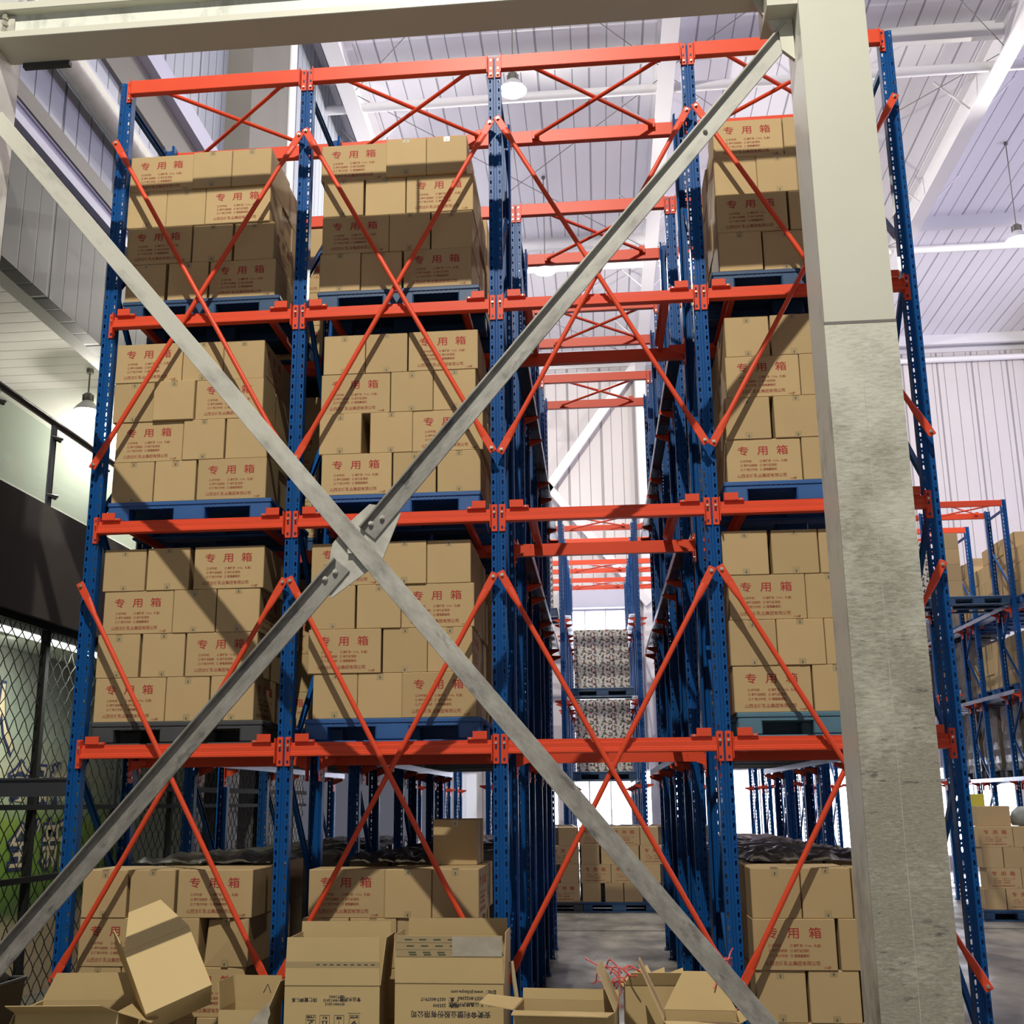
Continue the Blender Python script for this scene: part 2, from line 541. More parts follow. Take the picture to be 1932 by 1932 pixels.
def text_polys(body, size, align='LEFT', res=2, offset=0.0, spacing=1.0):
    key = (body, size, align, res, offset, spacing)
    if key in _font_cache:
        return _font_cache[key]
    c = bpy.data.curves.new('glyphs', 'FONT')
    c.body = body; c.size = size; c.align_x = align; c.resolution_u = res; c.offset = offset
    c.space_character = spacing
    o = bpy.data.objects.new('glyphs', c)
    COL.objects.link(o)
    dg = bpy.context.evaluated_depsgraph_get()
    dg.update()
    me = bpy.data.meshes.new_from_object(o.evaluated_get(dg))
    v = [tuple(p.co) for p in me.vertices]
    f = [tuple(p.vertices) for p in me.polygons]
    bpy.data.objects.remove(o); bpy.data.curves.remove(c); bpy.data.meshes.remove(me)
    _font_cache[key] = (v, f)
    return v, f


def text(mb, body, size, mx, m, align='LEFT', res=2, offset=0.0, spacing=1.0):
    v, f = text_polys(body, size, align, res, offset, spacing)
    mb.add([(p[0], p[1], 0) for p in v], f, m, False, mx)


def face_mx(origin, xdir=(1, 0, 0), ydir=(0, 0, 1)):
    """flat lettering plane: text x along xdir, text y along ydir"""
    x, y = Vector(xdir).normalized(), Vector(ydir).normalized()
    z = x.cross(y)
    mm = Matrix((x, y, z)).transposed().to_4x4()
    mm.translation = Vector(origin)
    return mm


# ------------------------------------------------------------------ rack dimensions
BAY = 1.5
UX = [0.0, 1.5, 3.0, 4.5, 6.0]
LV = {1: 2.236, 2: 3.856, 3: 5.478, 4: 7.518}
B1, B2, B3, B4 = 0.743, 3.403, 4.328, 6.974
PITCH, DEEP = 2.199, 0.953
TOPZ = 7.63
CEIL = 15.2
WALL_Y = 24.0

# ------------------------------------------------------------------ structure: floor, roof, walls
m = MB(); m.box(-9, 30, -14, 27, -0.2, 0.0, 'floor')
struct('floor', m)
m = MB(); m.box(4.6, 12.0, 10.0, 10.04, 0.0, 0.003, 'dark_steel'); m.box(-1.0, 4.6, 9.62, 9.66, 0.0, 0.003, 'dark_steel')
struct('trim_1', m)
m = MB(); m.box(-9, 30, -3.0, 27, CEIL, CEIL + 0.1, 'roof')
struct('ceiling', m)


def purlin(name, y, dz=0.0):
    m = MB()
    m.prism([(y - 0.06, CEIL - 0.30), (y + 0.06, CEIL - 0.30), (y + 0.06, CEIL - 0.28), (y - 0.04, CEIL - 0.28),
             (y - 0.04, CEIL - 0.02), (y + 0.06, CEIL - 0.02), (y + 0.06, CEIL), (y - 0.06, CEIL)], -8, 29, 'white_steel')
    m.tube((-8, y + 0.35, CEIL - 0.62 + dz), (29, y + 0.35, CEIL - 0.62 + dz), 0.09, 'white_steel', 12)
    return struct(name, m)


for i, y in enumerate((3.4, 9.9, 16.6, 23.5)):
    purlin('trim_%d' % (i + 2), y)


def rafter(name, x):
    m = MB()
    z1 = CEIL - 0.02
    m.box(x - 0.15, x + 0.15, -2.5, WALL_Y, z1 - 0.72, z1 - 0.68, 'white_steel')
    m.box(x - 0.012, x + 0.012, -2.5, WALL_Y, z1 - 0.68, z1 - 0.03, 'white_steel')
    m.box(x - 0.15, x + 0.15, -2.5, WALL_Y, z1 - 0.03, z1, 'white_steel')
    for k in range(7):
        y = 1.5 + k * 3.3
        for s in (-1, 1):
            m.tube((x + s * 0.14, y, z1 - 0.66), (x + s * 0.75, y, CEIL - 0.05), 0.022, 'white_steel', 6)
    return struct(name, m)


rafter('trim_6', -0.55)
rafter('trim_7', 5.2)
rafter('trim_8', 11.1)
rafter('trim_9', 17.0)

# roof stay rods, thin wires criss-crossing below the sheet
m = MB()
for k in range(3):
    y0 = 3.4 + 6.6 * k
    for xa, xb in ((-0.5, 5.2), (5.2, 11.1)):
        m.tube((xa, y0, CEIL - 0.5), (xb, y0 + 6.5, CEIL - 0.5), 0.008, 'brown_steel', 5)
        m.tube((xb, y0, CEIL - 0.52), (xa, y0 + 6.5, CEIL - 0.52), 0.008, 'brown_steel', 5)
struct('trim_10', m)

# back wall, with openings
tall = (2.75, 4.55, 0.0, 7.35)
low = [(-0.9, 0.2), (0.5, 1.0), (1.2, 2.5), (4.85, 7.0), (7.3, 9.6), (9.9, 12.3), (12.6, 15.0)]
m = MB()
m.box(-1.2, 29, WALL_Y, WALL_Y + 0.12, 7.35, CEIL, 'wall_sheet')
edges = [(-1.2, -0.9)]
m.box(-1.2, 2.75, WALL_Y, WALL_Y + 0.12, 2.75, 7.35, 'wall_sheet')
m.box(4.55, 29, WALL_Y, WALL_Y + 0.12, 2.75, 7.35, 'wall_sheet')
xs = [-1.2, -0.9, 0.2, 0.5, 1.0, 1.2, 2.5, 2.75]
for a, b in ((-1.2, -0.9), (0.2, 0.5), (1.0, 1.2), (2.5, 2.75), (4.55, 4.85), (7.0, 7.3), (9.6, 9.9), (12.3, 12.6), (15.0, 29)):
    m.box(a, b, WALL_Y, WALL_Y + 0.12, 0.0, 2.75, 'wall_sheet')
for a, b in low:
    m.box(a, b, WALL_Y, WALL_Y + 0.12, 0.0, 0.35, 'wall_sheet')
struct('wall_back', m)
m = MB()
m.box(2.6, 4.7, WALL_Y - 0.35, WALL_Y - 0.02, 7.35, 7.85, 'lilac', 0.02)
struct('trim_11', m)
wi = 1


def window(x0, x1, z0, z1, glow, fr=0.05):
    global wi
    f = MB()
    y0, y1 = WALL_Y + 0.03, WALL_Y + 0.09
    f.box(x0, x0 + fr, y0, y1, z0, z1, 'white_steel'); f.box(x1 - fr, x1, y0, y1, z0, z1, 'white_steel')
    f.box(x0 + fr, x1 - fr, y0, y1, z0, z0 + fr, 'white_steel'); f.box(x0 + fr, x1 - fr, y0, y1, z1 - fr, z1, 'white_steel')
    n = max(1, int((x1 - x0) / 0.6))
    for k in range(1, n):
        x = x0 + (x1 - x0) * k / n
        f.box(x - 0.02, x + 0.02, y0, y1, z0 + fr, z1 - fr, 'white_steel')
    o = struct('window_%d' % wi, f)
    p = MB(); p.box(x0 + fr, x1 - fr, WALL_Y + 0.055, WALL_Y + 0.065, z0 + fr, z1 - fr, glow)
    obj('pane', p, o)
    wi += 1


window(tall[0], tall[1], tall[2], tall[3], 'day')
for a, b in low:
    window(a, b, 0.35, 2.75, 'day' if a > 1.1 else 'day_dim')
# steel wind braces and column on the back wall
m = MB()
ya, yb = WALL_Y - 0.5, WALL_Y - 0.36


def bar_xz(m, x0, z0, x1, z1, w, y0, y1, mt):
    d = Vector((x1 - x0, z1 - z0)).normalized(); n = Vector((-d.y, d.x)) * (w / 2)
    m.prism([(x0 + n.x, z0 + n.y), (x0 - n.x, z0 - n.y), (x1 - n.x, z1 - n.y), (x1 + n.x, z1 + n.y)], y0, y1, mt, axis=1)


bar_xz(m, 2.2, 10.7, 5.2, 14.9, 0.26, ya, yb, 'white_steel')
bar_xz(m, 2.2, 11.2, 5.2, 7.4, 0.22, ya, yb, 'white_steel')
bar_xz(m, 2.4, 10.9, -0.55, 14.9, 0.22, ya, yb, 'white_steel')
struct('trim_12', m)
m = MB()
for x in (-0.55, 5.2, 11.1, 17.0):
    m.box(x - 0.15, x + 0.15, WALL_Y - 0.33, WALL_Y - 0.29, 0, CEIL - 0.7, 'white_steel')
    m.box(x - 0.012, x + 0.012, WALL_Y - 0.29, WALL_Y, 0, CEIL - 0.7, 'white_steel')
struct('trim_13', m)
m = MB(); m.box(-1.2, 29, WALL_Y - 0.06, WALL_Y, CEIL - 0.35, CEIL, 'white_steel')
struct('trim_14', m)

# side wall above the upper room: sheet, girders, wrapped pipe
SX = -1.1
m = MB(); m.box(SX - 0.15, SX, -2.5, WALL_Y, 7.30, CEIL, 'side_sheet'); m.box(SX - 0.15, SX, -2.5, WALL_Y, 6.28, 7.30, 'bulk_sheet_shade')
struct('wall_left', m)
m = MB()
m.box(SX, SX + 0.10, -2.5, 7.2, 7.60, 7.62, 'lilac')
m.box(SX, SX + 0.12, -2.5, 7.2, 7.62, 7.70, 'brown_steel')
m.box(SX, SX + 0.03, -2.5, 7.2, 7.70, 7.90, 'brown_steel')
m.box(SX, SX + 0.08, -2.5, 7.2, 7.46, 7.60, 'lilac')
struct('trim_15', m)
m = MB(); m.tube((SX + 0.16, -2.5, 8.45), (SX + 0.16, 12, 8.45), 0.13, 'wrap', 14)
m.box(SX, SX + 0.10, -2.5, 12, 8.66, 8.80, 'lilac')
struct('trim_16', m)
m = MB()
m.box(SX, SX + 0.05, -2.5, 12, 9.15, 9.70, 'brown_steel')
m.box(SX, SX + 0.16, -2.5, 12, 9.70, 9.98, 'lilac')
struct('trim_17', m)
m = MB(); m.box(SX, SX + 0.35, 5.1, 6.75, 6.28, CEIL, 'brown_steel'); m.box(SX, SX + 0.37, 6.75, 7.05, 6.28, CEIL, 'white_steel')
struct('trim_18', m)

# upper room: slab, ceiling, end wall, side walls
m = MB(); m.box(-8.5, SX, -2.5, 12.0, 3.45, 4.45, 'slab')
m.box(-8.5, SX - 0.06, -2.5, 12.0, 3.43, 3.45, 'room_white')
struct('trim_19', m, label='dark mezzanine slab edge')
m = MB(); m.box(-8.5, SX - 0.15, -2.5, 4.1, 6.62, 6.7, 'room_ceiling')
m.box(SX - 0.30, SX - 0.15, -2.5, 4.1, 6.28, 6.62, 'room_white')
struct('trim_20', m)
m = MB(); m.box(-8.5, SX - 0.15, 4.0, 4.1, 4.45, 6.62, 'room_white')
struct('wall_upper_room', m)
m = MB(); m.box(-8.5, -8.4, -2.5, 12.0, 0, 6.5, 'room_white')
struct('wall_far_left', m)
# lower room: mural wall and grey partition columns
m = MB(); m.box(-2.30, -2.20, -1.0, 6.2, 0, 3.43, 'mural')
mu = struct('wall_mural', m)
mu['label'] = 'mural wall with green field and outlined characters behind the mesh fence'
g = MB()
MX = -2.19


def mural_glyph(ch, y, z, size, squeeze=1.0):
    a = face_mx((MX, y, z), (0, 1, 0), (0, 0, 1)) @ Matrix.Diagonal((squeeze, 1, 1, 1))
    text(g, ch, size, a, 'glyph_edge', 'CENTER', 2, 0.035)
    a = face_mx((MX + 0.004, y, z), (0, 1, 0), (0, 0, 1)) @ Matrix.Diagonal((squeeze, 1, 1, 1))
    text(g, ch, size, a, 'glyph', 'CENTER', 2, 0.004)


mural_glyph('全', 3.42, 1.30, 0.46, 1.0)
mural_glyph('”', 3.70, 1.38, 0.50)
mural_glyph('新', 4.12, 1.27, 0.54, 1.0)
mural_glyph('食', 3.30, 1.95, 0.42)
mural_glyph('品', 3.70, 1.95, 0.40)
mural_glyph('为', 4.12, 1.95, 0.42)
mural_glyph('人', 2.84, 2.45, 0.72, 0.8)
obj('lettering', g, mu)
m = MB(); m.box(-2.6, -2.3, 6.2, 12.0, 0, 3.43, 'grey_wall')
for y in (6.2, 7.6, 9.4, 11.0):
    m.box(-2.3, -1.5, y, y + 0.5, 0, 3.43, 'grey_wall')
struct('wall_lower_room', m)

# ------------------------------------------------------------------ mesh fence along the lower room
fence = thing('mesh_fence', 'black diamond-mesh fence with dark rails standing before the mural wall', 'fence', (-1.2, 0, 0))
m = MB()
Y0, Y1, Z1 = 0.4, 10.5, 3.42
px_, pz_ = 0.165, 0.19
k = (px_ / pz_)
n = int((Y1 - Y0 + Z1 * k) / px_) + 1
for s in (1, -1):
    for i in range(n + 1):
        y_a = Y0 - (Z1 * k if s > 0 else 0) + i * px_
        y_b = y_a + s * Z1 * k
        if s < 0:
            y_a, y_b = y_a, y_a - Z1 * k
        pa, pb = (y_a, 0.05), (y_b, Z1)
        # clip to the fence's length
        t0, t1 = 0.0, 1.0
        dy = pb[0] - pa[0]
        for lim, sg in ((Y0, 1), (Y1, -1)):
            va, vb = (pa[0] - lim) * sg, (pb[0] - lim) * sg
            if va < 0 and vb < 0: t0 = 2
            elif va < 0: t0 = max(t0, va / (va - vb))
            elif vb < 0: t1 = min(t1, va / (va - vb))
        if t0 >= t1 - 0.01: continue
        q = []
        steps = max(2, int((t1 - t0) * 20) * 2)
        for j in range(steps + 1):
            t = t0 + (t1 - t0) * j / steps
            w = 0.006 * (1 if j % 2 else -1)
            q.append((w * s, pa[0] + dy * t + 0.35 * w, pa[1] + (pb[1] - pa[1]) * t))
        m.path(q, 0.0048, 'fence', 3)
obj('wire_mesh', m, fence)
for y in (0.42, 1.72, 3.3, 4.8, 6.4, 8.0, 9.6):
    m = MB(); m.box(-0.03, 0.03, y - 0.03, y + 0.03, 0, Z1, 'fence'); obj('fence_post', m, fence)
for z, t in ((3.42, 0.035), (1.86, 0.022), (1.265, 0.025), (0.06, 0.02)):
    m = MB(); m.box(0.01, 0.05, Y0, Y1, z - t, z + t, 'fence'); obj('fence_rail', m, fence)
m = MB(); m.box(-0.0, 0.05, 3.4, Y1, 2.02, 2.08, 'fence'); obj('fence_rail', m, fence)

m = MB()
m.box(-0.55, 0.42, -0.03, 0.03, -0.065, 0.065, 'dark_steel', 0.006)
m.box(-0.55, 0.42, -0.045, -0.03, -0.065, -0.05, 'dark_steel'); m.box(-0.55, 0.42, -0.045, -0.03, 0.05, 0.065, 'dark_steel')
dr = obj('guard_rail', m, None, (-0.50, 0.13, 2.0))
tag(dr, 'glossy dark steel channel bolted across to the outermost blue upright before the fence', 'guard rail')

# ------------------------------------------------------------------ glass balustrade of the upper room
rail = thing('glass_balustrade', 'clear glass balustrade with brown handrail on the mezzanine edge', 'balustrade', (SX - 0.06, 0, 4.45))
m = MB(); m.tube((0, -2.4, 0.80), (0, 11.5, 0.80), 0.032, 'handrail', 12); obj('handrail', m, rail)
ys = [-1.45 + 0.97 * i for i in range(13)]
for i, y in enumerate(ys):
    m = MB()
    m.box(-0.012, 0.012, y - 0.028, y + 0.028, 0.0, 0.78, 'chrome', 0.003)
    m.box(-0.012, 0.012, y + 0.034, y + 0.046, 0.0, 0.78, 'chrome')
    st = obj('stanchion', m, rail)
    for z in (0.12, 0.66):
        c = MB(); c.tube((0.0, y - 0.03, z), (0.06, y + 0.06, z), 0.014, 'chrome', 8); c.box(0.012, 0.035, y + 0.03, y + 0.09, z - 0.02, z + 0.02, 'dark_steel')
        obj('glass_clamp', c, st)
for y in ys[:-1]:
    m = MB(); m.box(-0.005, 0.005, y + 0.07, y + 0.92, 0.05, 0.72, 'glass'); obj('glass_pane', m, rail)

# ------------------------------------------------------------------ pendant lamps


def pendant(x, y, z, label, rod, power, d=0.42, lit=True, spot=None):
    t = thing('pendant_lamp', label, 'lamp', (x, y, z), 0, 'high-bay pendant lamps')
    s = d / 0.42
    m = MB(); m.lathe([(0.21 * s, 0.0), (0.205 * s, 0.012), (0.14 * s, 0.10 * s), (0.075 * s, 0.165 * s), (0.07 * s, 0.17 * s), (0.06 * s, 0.165 * s), (0.13 * s, 0.095 * s), (0.197 * s, 0.0)], 'shade', 28)
    obj('lamp_shade', m, t)
    m = MB(); m.lathe([(0.0, 0.30 * s), (0.05 * s, 0.30 * s), (0.072 * s, 0.27 * s), (0.072 * s, 0.17 * s), (0.0, 0.165 * s)], 'brown_steel', 18)
    for k in range(8):
        a = k * PI / 4
        m.box(0.06 * s, 0.088 * s, -0.004, 0.004, 0.18 * s, 0.27 * s, 'brown_steel', 0, Matrix.Rotation(a, 4, 'Z'))
    obj('lamp_body', m, t)
    m = MB(); m.lathe([(0.0, 0.03 * s), (0.10 * s, 0.035 * s), (0.165 * s, 0.05 * s)], 'lamp_on' if lit else 'shade', 22)
    obj('diffuser', m, t)
    m = MB(); m.tube((0, 0, 0.29 * s), (0, 0, rod), 0.010, 'brown_steel', 8); m.tube((0, 0, rod - 0.05), (0, 0, rod), 0.04, 'brown_steel', 10)
    obj('hanging_rod', m, t)
    if power > 0:
        ld = bpy.data.lights.new('bulb', 'SPOT' if spot else 'POINT')
        ld.energy = power
        ld.color = (1.0, 0.95, 0.84)
        ld.shadow_soft_size = 0.07
        if spot:
            ld.spot_size = math.radians(spot); ld.spot_blend = 0.4
        lo = bpy.data.objects.new('bulb', ld)
        lo.location = (0, 0, -0.10)
        link(lo, t)
    return t


pendant(2.45, -9.1, 14.0, 'lit pendant lamp high over the loading area before the racks', 1.0, KEY_POWER)
pendant(2.55, 8.4, 13.4, 'grey cone pendant lamp hanging above the first rows beside the second upright', CEIL - 13.4, AISLE_POWER * 0.4, 0.46)
pendant(2.80, 13.9, 12.95, 'glowing pendant lamp over the cross aisle behind the empty lane', CEIL - 12.95, AISLE_POWER * 8, 0.46)
pendant(12.46, 13.65, 12.95, 'dazzling pendant lamp over the far racks past the column', CEIL - 12.95, AISLE_POWER * 6, 0.5)
pendant(-1.87, 3.45, 6.12, 'bright pendant lamp inside the upper room behind the glass balustrade', 6.62 - 6.12, ROOM_POWER, 0.30)

t = thing('strip_lamp', 'white strip lamp under the mezzanine slab before the mural wall', 'lamp', (-1.40, 2.3, 3.345))
m = MB(); m.box(-0.07, 0.07, -1.2, 1.2, 0.03, 0.085, 'shade', 0.01); obj('housing', m, t)
m = MB(); m.box(-0.05, 0.05, -1.15, 1.15, 0.0, 0.03, 'lamp_soft'); obj('diffuser', m, t)
area('strip_light', (-1.42, 2.3, 3.32), (-2.1, 2.3, 0.8), 0.12, 2.3, 85.0, (0.95, 1.0, 0.88)).parent = None

# ------------------------------------------------------------------ steel portal standing before the rack
YP = -1.2
m = MB()
m.box(5.06, 5.455, -1.4, -0.98, 0.0, 7.9, 'column_side', 0.004)
col = struct('column_right', m, label='tall cream box column with scuffed dirty lower half')
m = MB(); m.box(5.052, 5.463, -1.408, -1.399, 0.0, 4.58, 'column')
m.box(5.052, 5.463, -1.41, -1.400, 4.575, 4.592, 'brown_steel')
obj('scuffed_casing', m, col)
m = MB(); m.box(5.055, 5.46, -1.406, -1.399, 4.592, 7.9, 'beam_cream'); obj('clean_face', m, col)
m = MB(); m.box(5.247, 5.250, -1.4085, -1.405, 0.3, 4.2, 'gusset'); obj('casing_seam', m, col)
m = MB(); m.prism([(5.05, 6.50), (5.05, 6.98), (4.80, 6.98), (4.93, 6.72), (4.96, 6.72), (4.97, 6.58)], -1.22, -1.19, 'beam_cream', axis=1)
m.box(4.87, 5.06, -1.36, -1.04, 6.80, 6.98, 'beam_cream')
obj('corner_gusset', m, col)
m = MB(); m.box(-0.75, -0.33, -1.4, -0.98, 0.0, 7.9, 'column_side', 0.004)
struct('column_left', m)
m = MB()
m.box(-0.33, 5.06, -1.36, -1.08, 6.98, 7.035, 'beam_cream', 0.004)
m.box(-0.33, 5.06, -1.30, -1.26, 7.035, 7.20, 'column_side')
m.box(-0.33, 5.06, -1.36, -1.08, 7.20, 7.26, 'beam_cream', 0.004)
beam = struct('beam_top', m, label='pale steel portal beam across the top')
m = MB()
m.box(-0.33, -0.20, -1.315, -1.30, 7.04, 7.19, 'gusset')
for z in (7.07, 7.12, 7.17):
    m.tube((-0.26, -1.34, z), (-0.26, -1.31, z), 0.02, 'bolt', 6)
obj('end_plate', m, beam)
m = MB(); m.box(-0.24, 0.10, -1.10, -1.06, 6.945, 6.979, 'dark_steel'); obj('dark_shim', m, beam)
m = MB(); m.tube((-0.33, -1.22, 7.66), (5.06, -1.22, 7.66), 0.036, 'white_steel', 12)
for x in (-0.1, 2.4, 4.9):
    m.box(x - 0.01, x + 0.01, -1.24, -1.20, 7.26, 7.64, 'white_steel')
obj('service_pipe', m, beam)


def brace(name, label, p0, p1, w, side, lip, mname):
    """angle-steel brace in the portal plane; side=+1 puts the lip on the upper edge towards the viewer, -1 away"""
    x0, z0 = p0; x1, z1 = p1
    d = Vector((x1 - x0, 0, z1 - z0)); L = d.length; d.normalize()
    nrm = Vector((-d.z, 0, d.x))
    if nrm.z < 0: nrm = -nrm
    yv = Vector((0, 1, 0))
    a = Matrix((d, yv, nrm)).transposed().to_4x4()
    a.translation = Vector((x0, YP, z0))
    m = MB()
    h = w / 2
    rng = random.Random(5)
    m.box(0, L, -0.006, 0.006, -h, h, mname, 0.002)
    if side > 0:
        m.box(0, L, -lip, -0.006, h - 0.012, h, mname, 0.002)
    else:
        m.box(0, L, 0.006, lip, h - 0.012, h, mname, 0.002)
    o = obj(name, m)
    o.matrix_world = a
    tag(o, label, 'brace')
    return o


# falling brace (whole) and rising brace (two pieces on the joint plate)
b2 = brace('steel_brace', 'unbroken grey angle-steel brace falling from the beam end to the column foot', (-0.325, 6.471), (5.045, 0.065), 0.114, -1, 0.026, 'brace_grey')
b2.location.y = YP - 0.022
BRACE_GAP = 0.001
b1a = brace('steel_brace', 'upper half of the rising grey brace, from joint plate to column top', (2.315, 3.452), (5.045, 6.742), 0.122, 1, 0.040, 'brace_up')
b1b = brace('steel_brace', 'lower half of the rising grey brace, from joint plate towards the fence', (2.165, 3.265), (-0.325, 0.35), 0.122, 1, 0.045, 'brace_low')
for o, pts in ((b1a, ((0.06, 0.02), (0.13, -0.01), (3.35, 0.0))), (b1b, ((0.06, 0.0), (0.13, 0.02)))):
    for px, pz in pts:
        c = MB(); c.tube((px, -0.022, pz), (px, -0.006, pz), 0.016, 'gusset', 6); c.tube((px, -0.03, pz), (px, -0.006, pz), 0.009, 'gusset', 8)
        obj('bolt', c, o)
m = MB()
gp = [(2.06, 3.15), (2.10, 3.40), (2.207, 3.535), (2.323, 3.640), (2.487, 3.612), (2.515, 3.575), (2.41, 3.30), (2.308, 3.215), (2.10, 3.065)]
m.prism(gp, YP + 0.008, YP + 0.020, 'gusset', axis=1)
m.box(2.20, 2.24, YP - 0.02, YP + 0.008, 3.33, 3.37, 'gusset')
jp = obj('joint_plate', m)
tag(jp, 'worn pale joint plate where the two grey braces cross', 'plate')

# ------------------------------------------------------------------ rack parts


def post_mesh(top):
    """perforated omega upright: front face at y=0 with two columns of slots, returns to y=0.085"""
    m = MB()
    hw, fl = 0.050, 0.0
    cell = 0.08
    n = int(top / cell)
    xs = (-0.050, -0.043, -0.025, -0.010, 0.010, 0.025, 0.043, 0.050)

    def quad(x0, x1, z0, z1, y0=0.0, y1=0.0):
        m.add([(x0, y0, z0), (x1, y1, z0), (x1, y1, z1), (x0, y0, z1)], [(0, 1, 2, 3)], 'blue')

    def hole(x0, x1, z0, z1, hw_, hh, cx, cz):
        o = [(x0, z0), (x1, z0), (x1, z1), (x0, z1)]
        c = 0.55
        i = [(cx - hw_ * c, cz - hh), (cx + hw_ * c, cz - hh), (cx + hw_, cz - hh * 0.6), (cx + hw_, cz + hh * 0.6),
             (cx + hw_ * c, cz + hh), (cx - hw_ * c, cz + hh), (cx - hw_, cz + hh * 0.6), (cx - hw_, cz - hh * 0.6)]
        v = [(p[0], 0.0, p[1]) for p in o] + [(p[0], 0.0, p[1]) for p in i]
        f = [(0, 1, 5, 4), (1, 6, 5), (1, 2, 7, 6), (2, 8, 7), (2, 3, 9, 8), (3, 10, 9), (3, 0, 11, 10), (0, 4, 11)]
        m.add(v, f, 'blue')
        # rim depth
        vv = [(p[0], 0.0, p[1]) for p in i] + [(p[0], 0.003, p[1]) for p in i]
        m.add(vv, [(k, (k + 1) % 8, 8 + (k + 1) % 8, 8 + k) for k in range(8)], 'blue')
    for k in range(n):
        z0, z1 = k * cell, (k + 1) * cell
        zm = z0 + 0.056
        for sx in (-1, 1):
            a, b = (-0.043, -0.025) if sx < 0 else (0.025, 0.043)
            hole(a, b, z0, zm, 0.0062, 0.0165, (a + b) / 2, (z0 + zm) / 2)
            hole(a, b, zm, z1, 0.0032, 0.004, (a + b) / 2, (zm + z1) / 2)
    Zt = n * cell
    quad(-0.050, -0.043, 0, Zt); quad(0.043, 0.050, 0, Zt)
    quad(-0.025, -0.012, 0, Zt); quad(0.012, 0.025, 0, Zt)
    # shallow central groove
    quad(-0.012, -0.008, 0, Zt, 0.0, 0.006); quad(-0.008, 0.008, 0, Zt, 0.006, 0.006); quad(0.008, 0.012, 0, Zt, 0.006, 0.0)
    # side walls and rear flanges
    for s in (-1, 1):
        x = 0.050 * s
        if s > 0:
            m.add([(x, 0, 0), (x, 0.07, 0), (x, 0.07, Zt), (x, 0, Zt)], [(0, 1, 2, 3)], 'blue')
            m.add([(x, 0.07, 0), (x - 0.016, 0.085, 0), (x - 0.016, 0.085, Zt), (x, 0.07, Zt)], [(0, 1, 2, 3)], 'blue')
        else:
            m.add([(x, 0.07, 0), (x, 0, 0), (x, 0, Zt), (x, 0.07, Zt)], [(0, 1, 2, 3)], 'blue')
            m.add([(x + 0.016, 0.085, 0), (x, 0.07, 0), (x, 0.07, Zt), (x + 0.016, 0.085, Zt)], [(0, 1, 2, 3)], 'blue')
    return m.mesh('post')


POST = post_mesh(TOPZ)


def foot_mesh():
    m = MB(); m.box(-0.07, 0.07, -0.02, 0.11, 0.0, 0.008, 'blue')
    for s in (-1, 1):
        m.tube((0.058 * s, -0.008, 0.008), (0.058 * s, -0.008, 0.03), 0.008, 'bolt', 6)
    return m.mesh('base_plate')


FOOT = foot_mesh()


def strut_mesh(p0, p1, w=0.045, t=0.03):
    """folded channel between two points in the frame's plane (x=0)"""
    d = Vector((0, p1[0] - p0[0], p1[1] - p0[1])); L = d.length; d.normalize()
    n = Vector((1, 0, 0)); s = d.cross(n)
    a = Matrix((d, n, s)).transposed().to_4x4(); a.translation = Vector((0, p0[0], p0[1]))
    m = MB()
    m.box(0, L, -0.002, 0.002, -w / 2, w / 2, 'blue', 0, a)
    m.box(0, L, 0.002, t, w / 2 - 0.003, w / 2, 'blue', 0, a)
    m.box(0, L, 0.002, t, -w / 2, -w / 2 + 0.003, 'blue', 0, a)
    return m


def bracing_levels():
    zs = [0.25]
    z = 0.25
    k = 0
    out = [((0.05, 0.25), (DEEP - 0.05, 0.25))]
    step = 0.92
    while z + step < TOPZ - 0.1:
        a, b = (0.05, DEEP - 0.05) if k % 2 == 0 else (DEEP - 0.05, 0.05)
        out.append(((a, z + 0.02), (b, z + step)))
        z += step; k += 1
    out.append(((0.05, TOPZ - 0.22), (DEEP - 0.05, TOPZ - 0.22)))
    return out


STRUTS = [strut_mesh(a, b).mesh('brace_strut') for a, b in bracing_levels()]

def bracket_mesh(s):
    """red arm plate bolted to a post, reaching out to the pallet rail on side s"""
    m = MB()
    y = 0.035
    x = 0.050 * s
    xa, xb = sorted((x, x + 0.006 * s))
    m.box(xa, xb, -0.01, 0.08, -0.17, 0.05, 'red')
    xa, xb = sorted((x + 0.006 * s, x + 0.13 * s))
    m.prism([(xa, 0.0) if s > 0 else (xa, -0.01), (xb, -0.01) if s > 0 else (xb, 0.0),
             (xb, -0.035) if s > 0 else (xb, -0.085), (xa, -0.085) if s > 0 else (xa, -0.035)], 0.005, 0.011, 'red', axis=1)
    m.box(xa, xb, 0.005, 0.075, -0.012, -0.004, 'red')
    for z in (-0.13, -0.06, 0.02):
        m.tube((x + 0.006 * s, 0.035, z), (x + 0.016 * s, 0.035, z), 0.009, 'bolt', 6)
    return m.mesh('rail_bracket')


BRK = {1: bracket_mesh(1), -1: bracket_mesh(-1)}
RAIL_OFF = 0.035     # rail top above the beam's centre


def upright_frame(x, y, label, full, sides, levels=(1, 2, 3)):
    t = thing('upright_frame', label, 'rack upright', (x, y, 0), 0, 'blue upright frames of the racks')
    obj('post', POST, t)
    o = obj('post', POST, t, (0, DEEP, 0), PI)
    obj('base_plate', FOOT, t); obj('base_plate', FOOT, t, (0, DEEP, 0), PI)
    for s in STRUTS:
        obj('brace_strut', s, t)
    for lv in levels:
        for s in sides:
            if y > 0.5: obj('rail_bracket', BRK[s], t, (0, 0.10, LV[lv] - 0.03))
            obj('rail_bracket', BRK[s], t, (0, DEEP - 0.17, LV[lv] - 0.03))
    return t


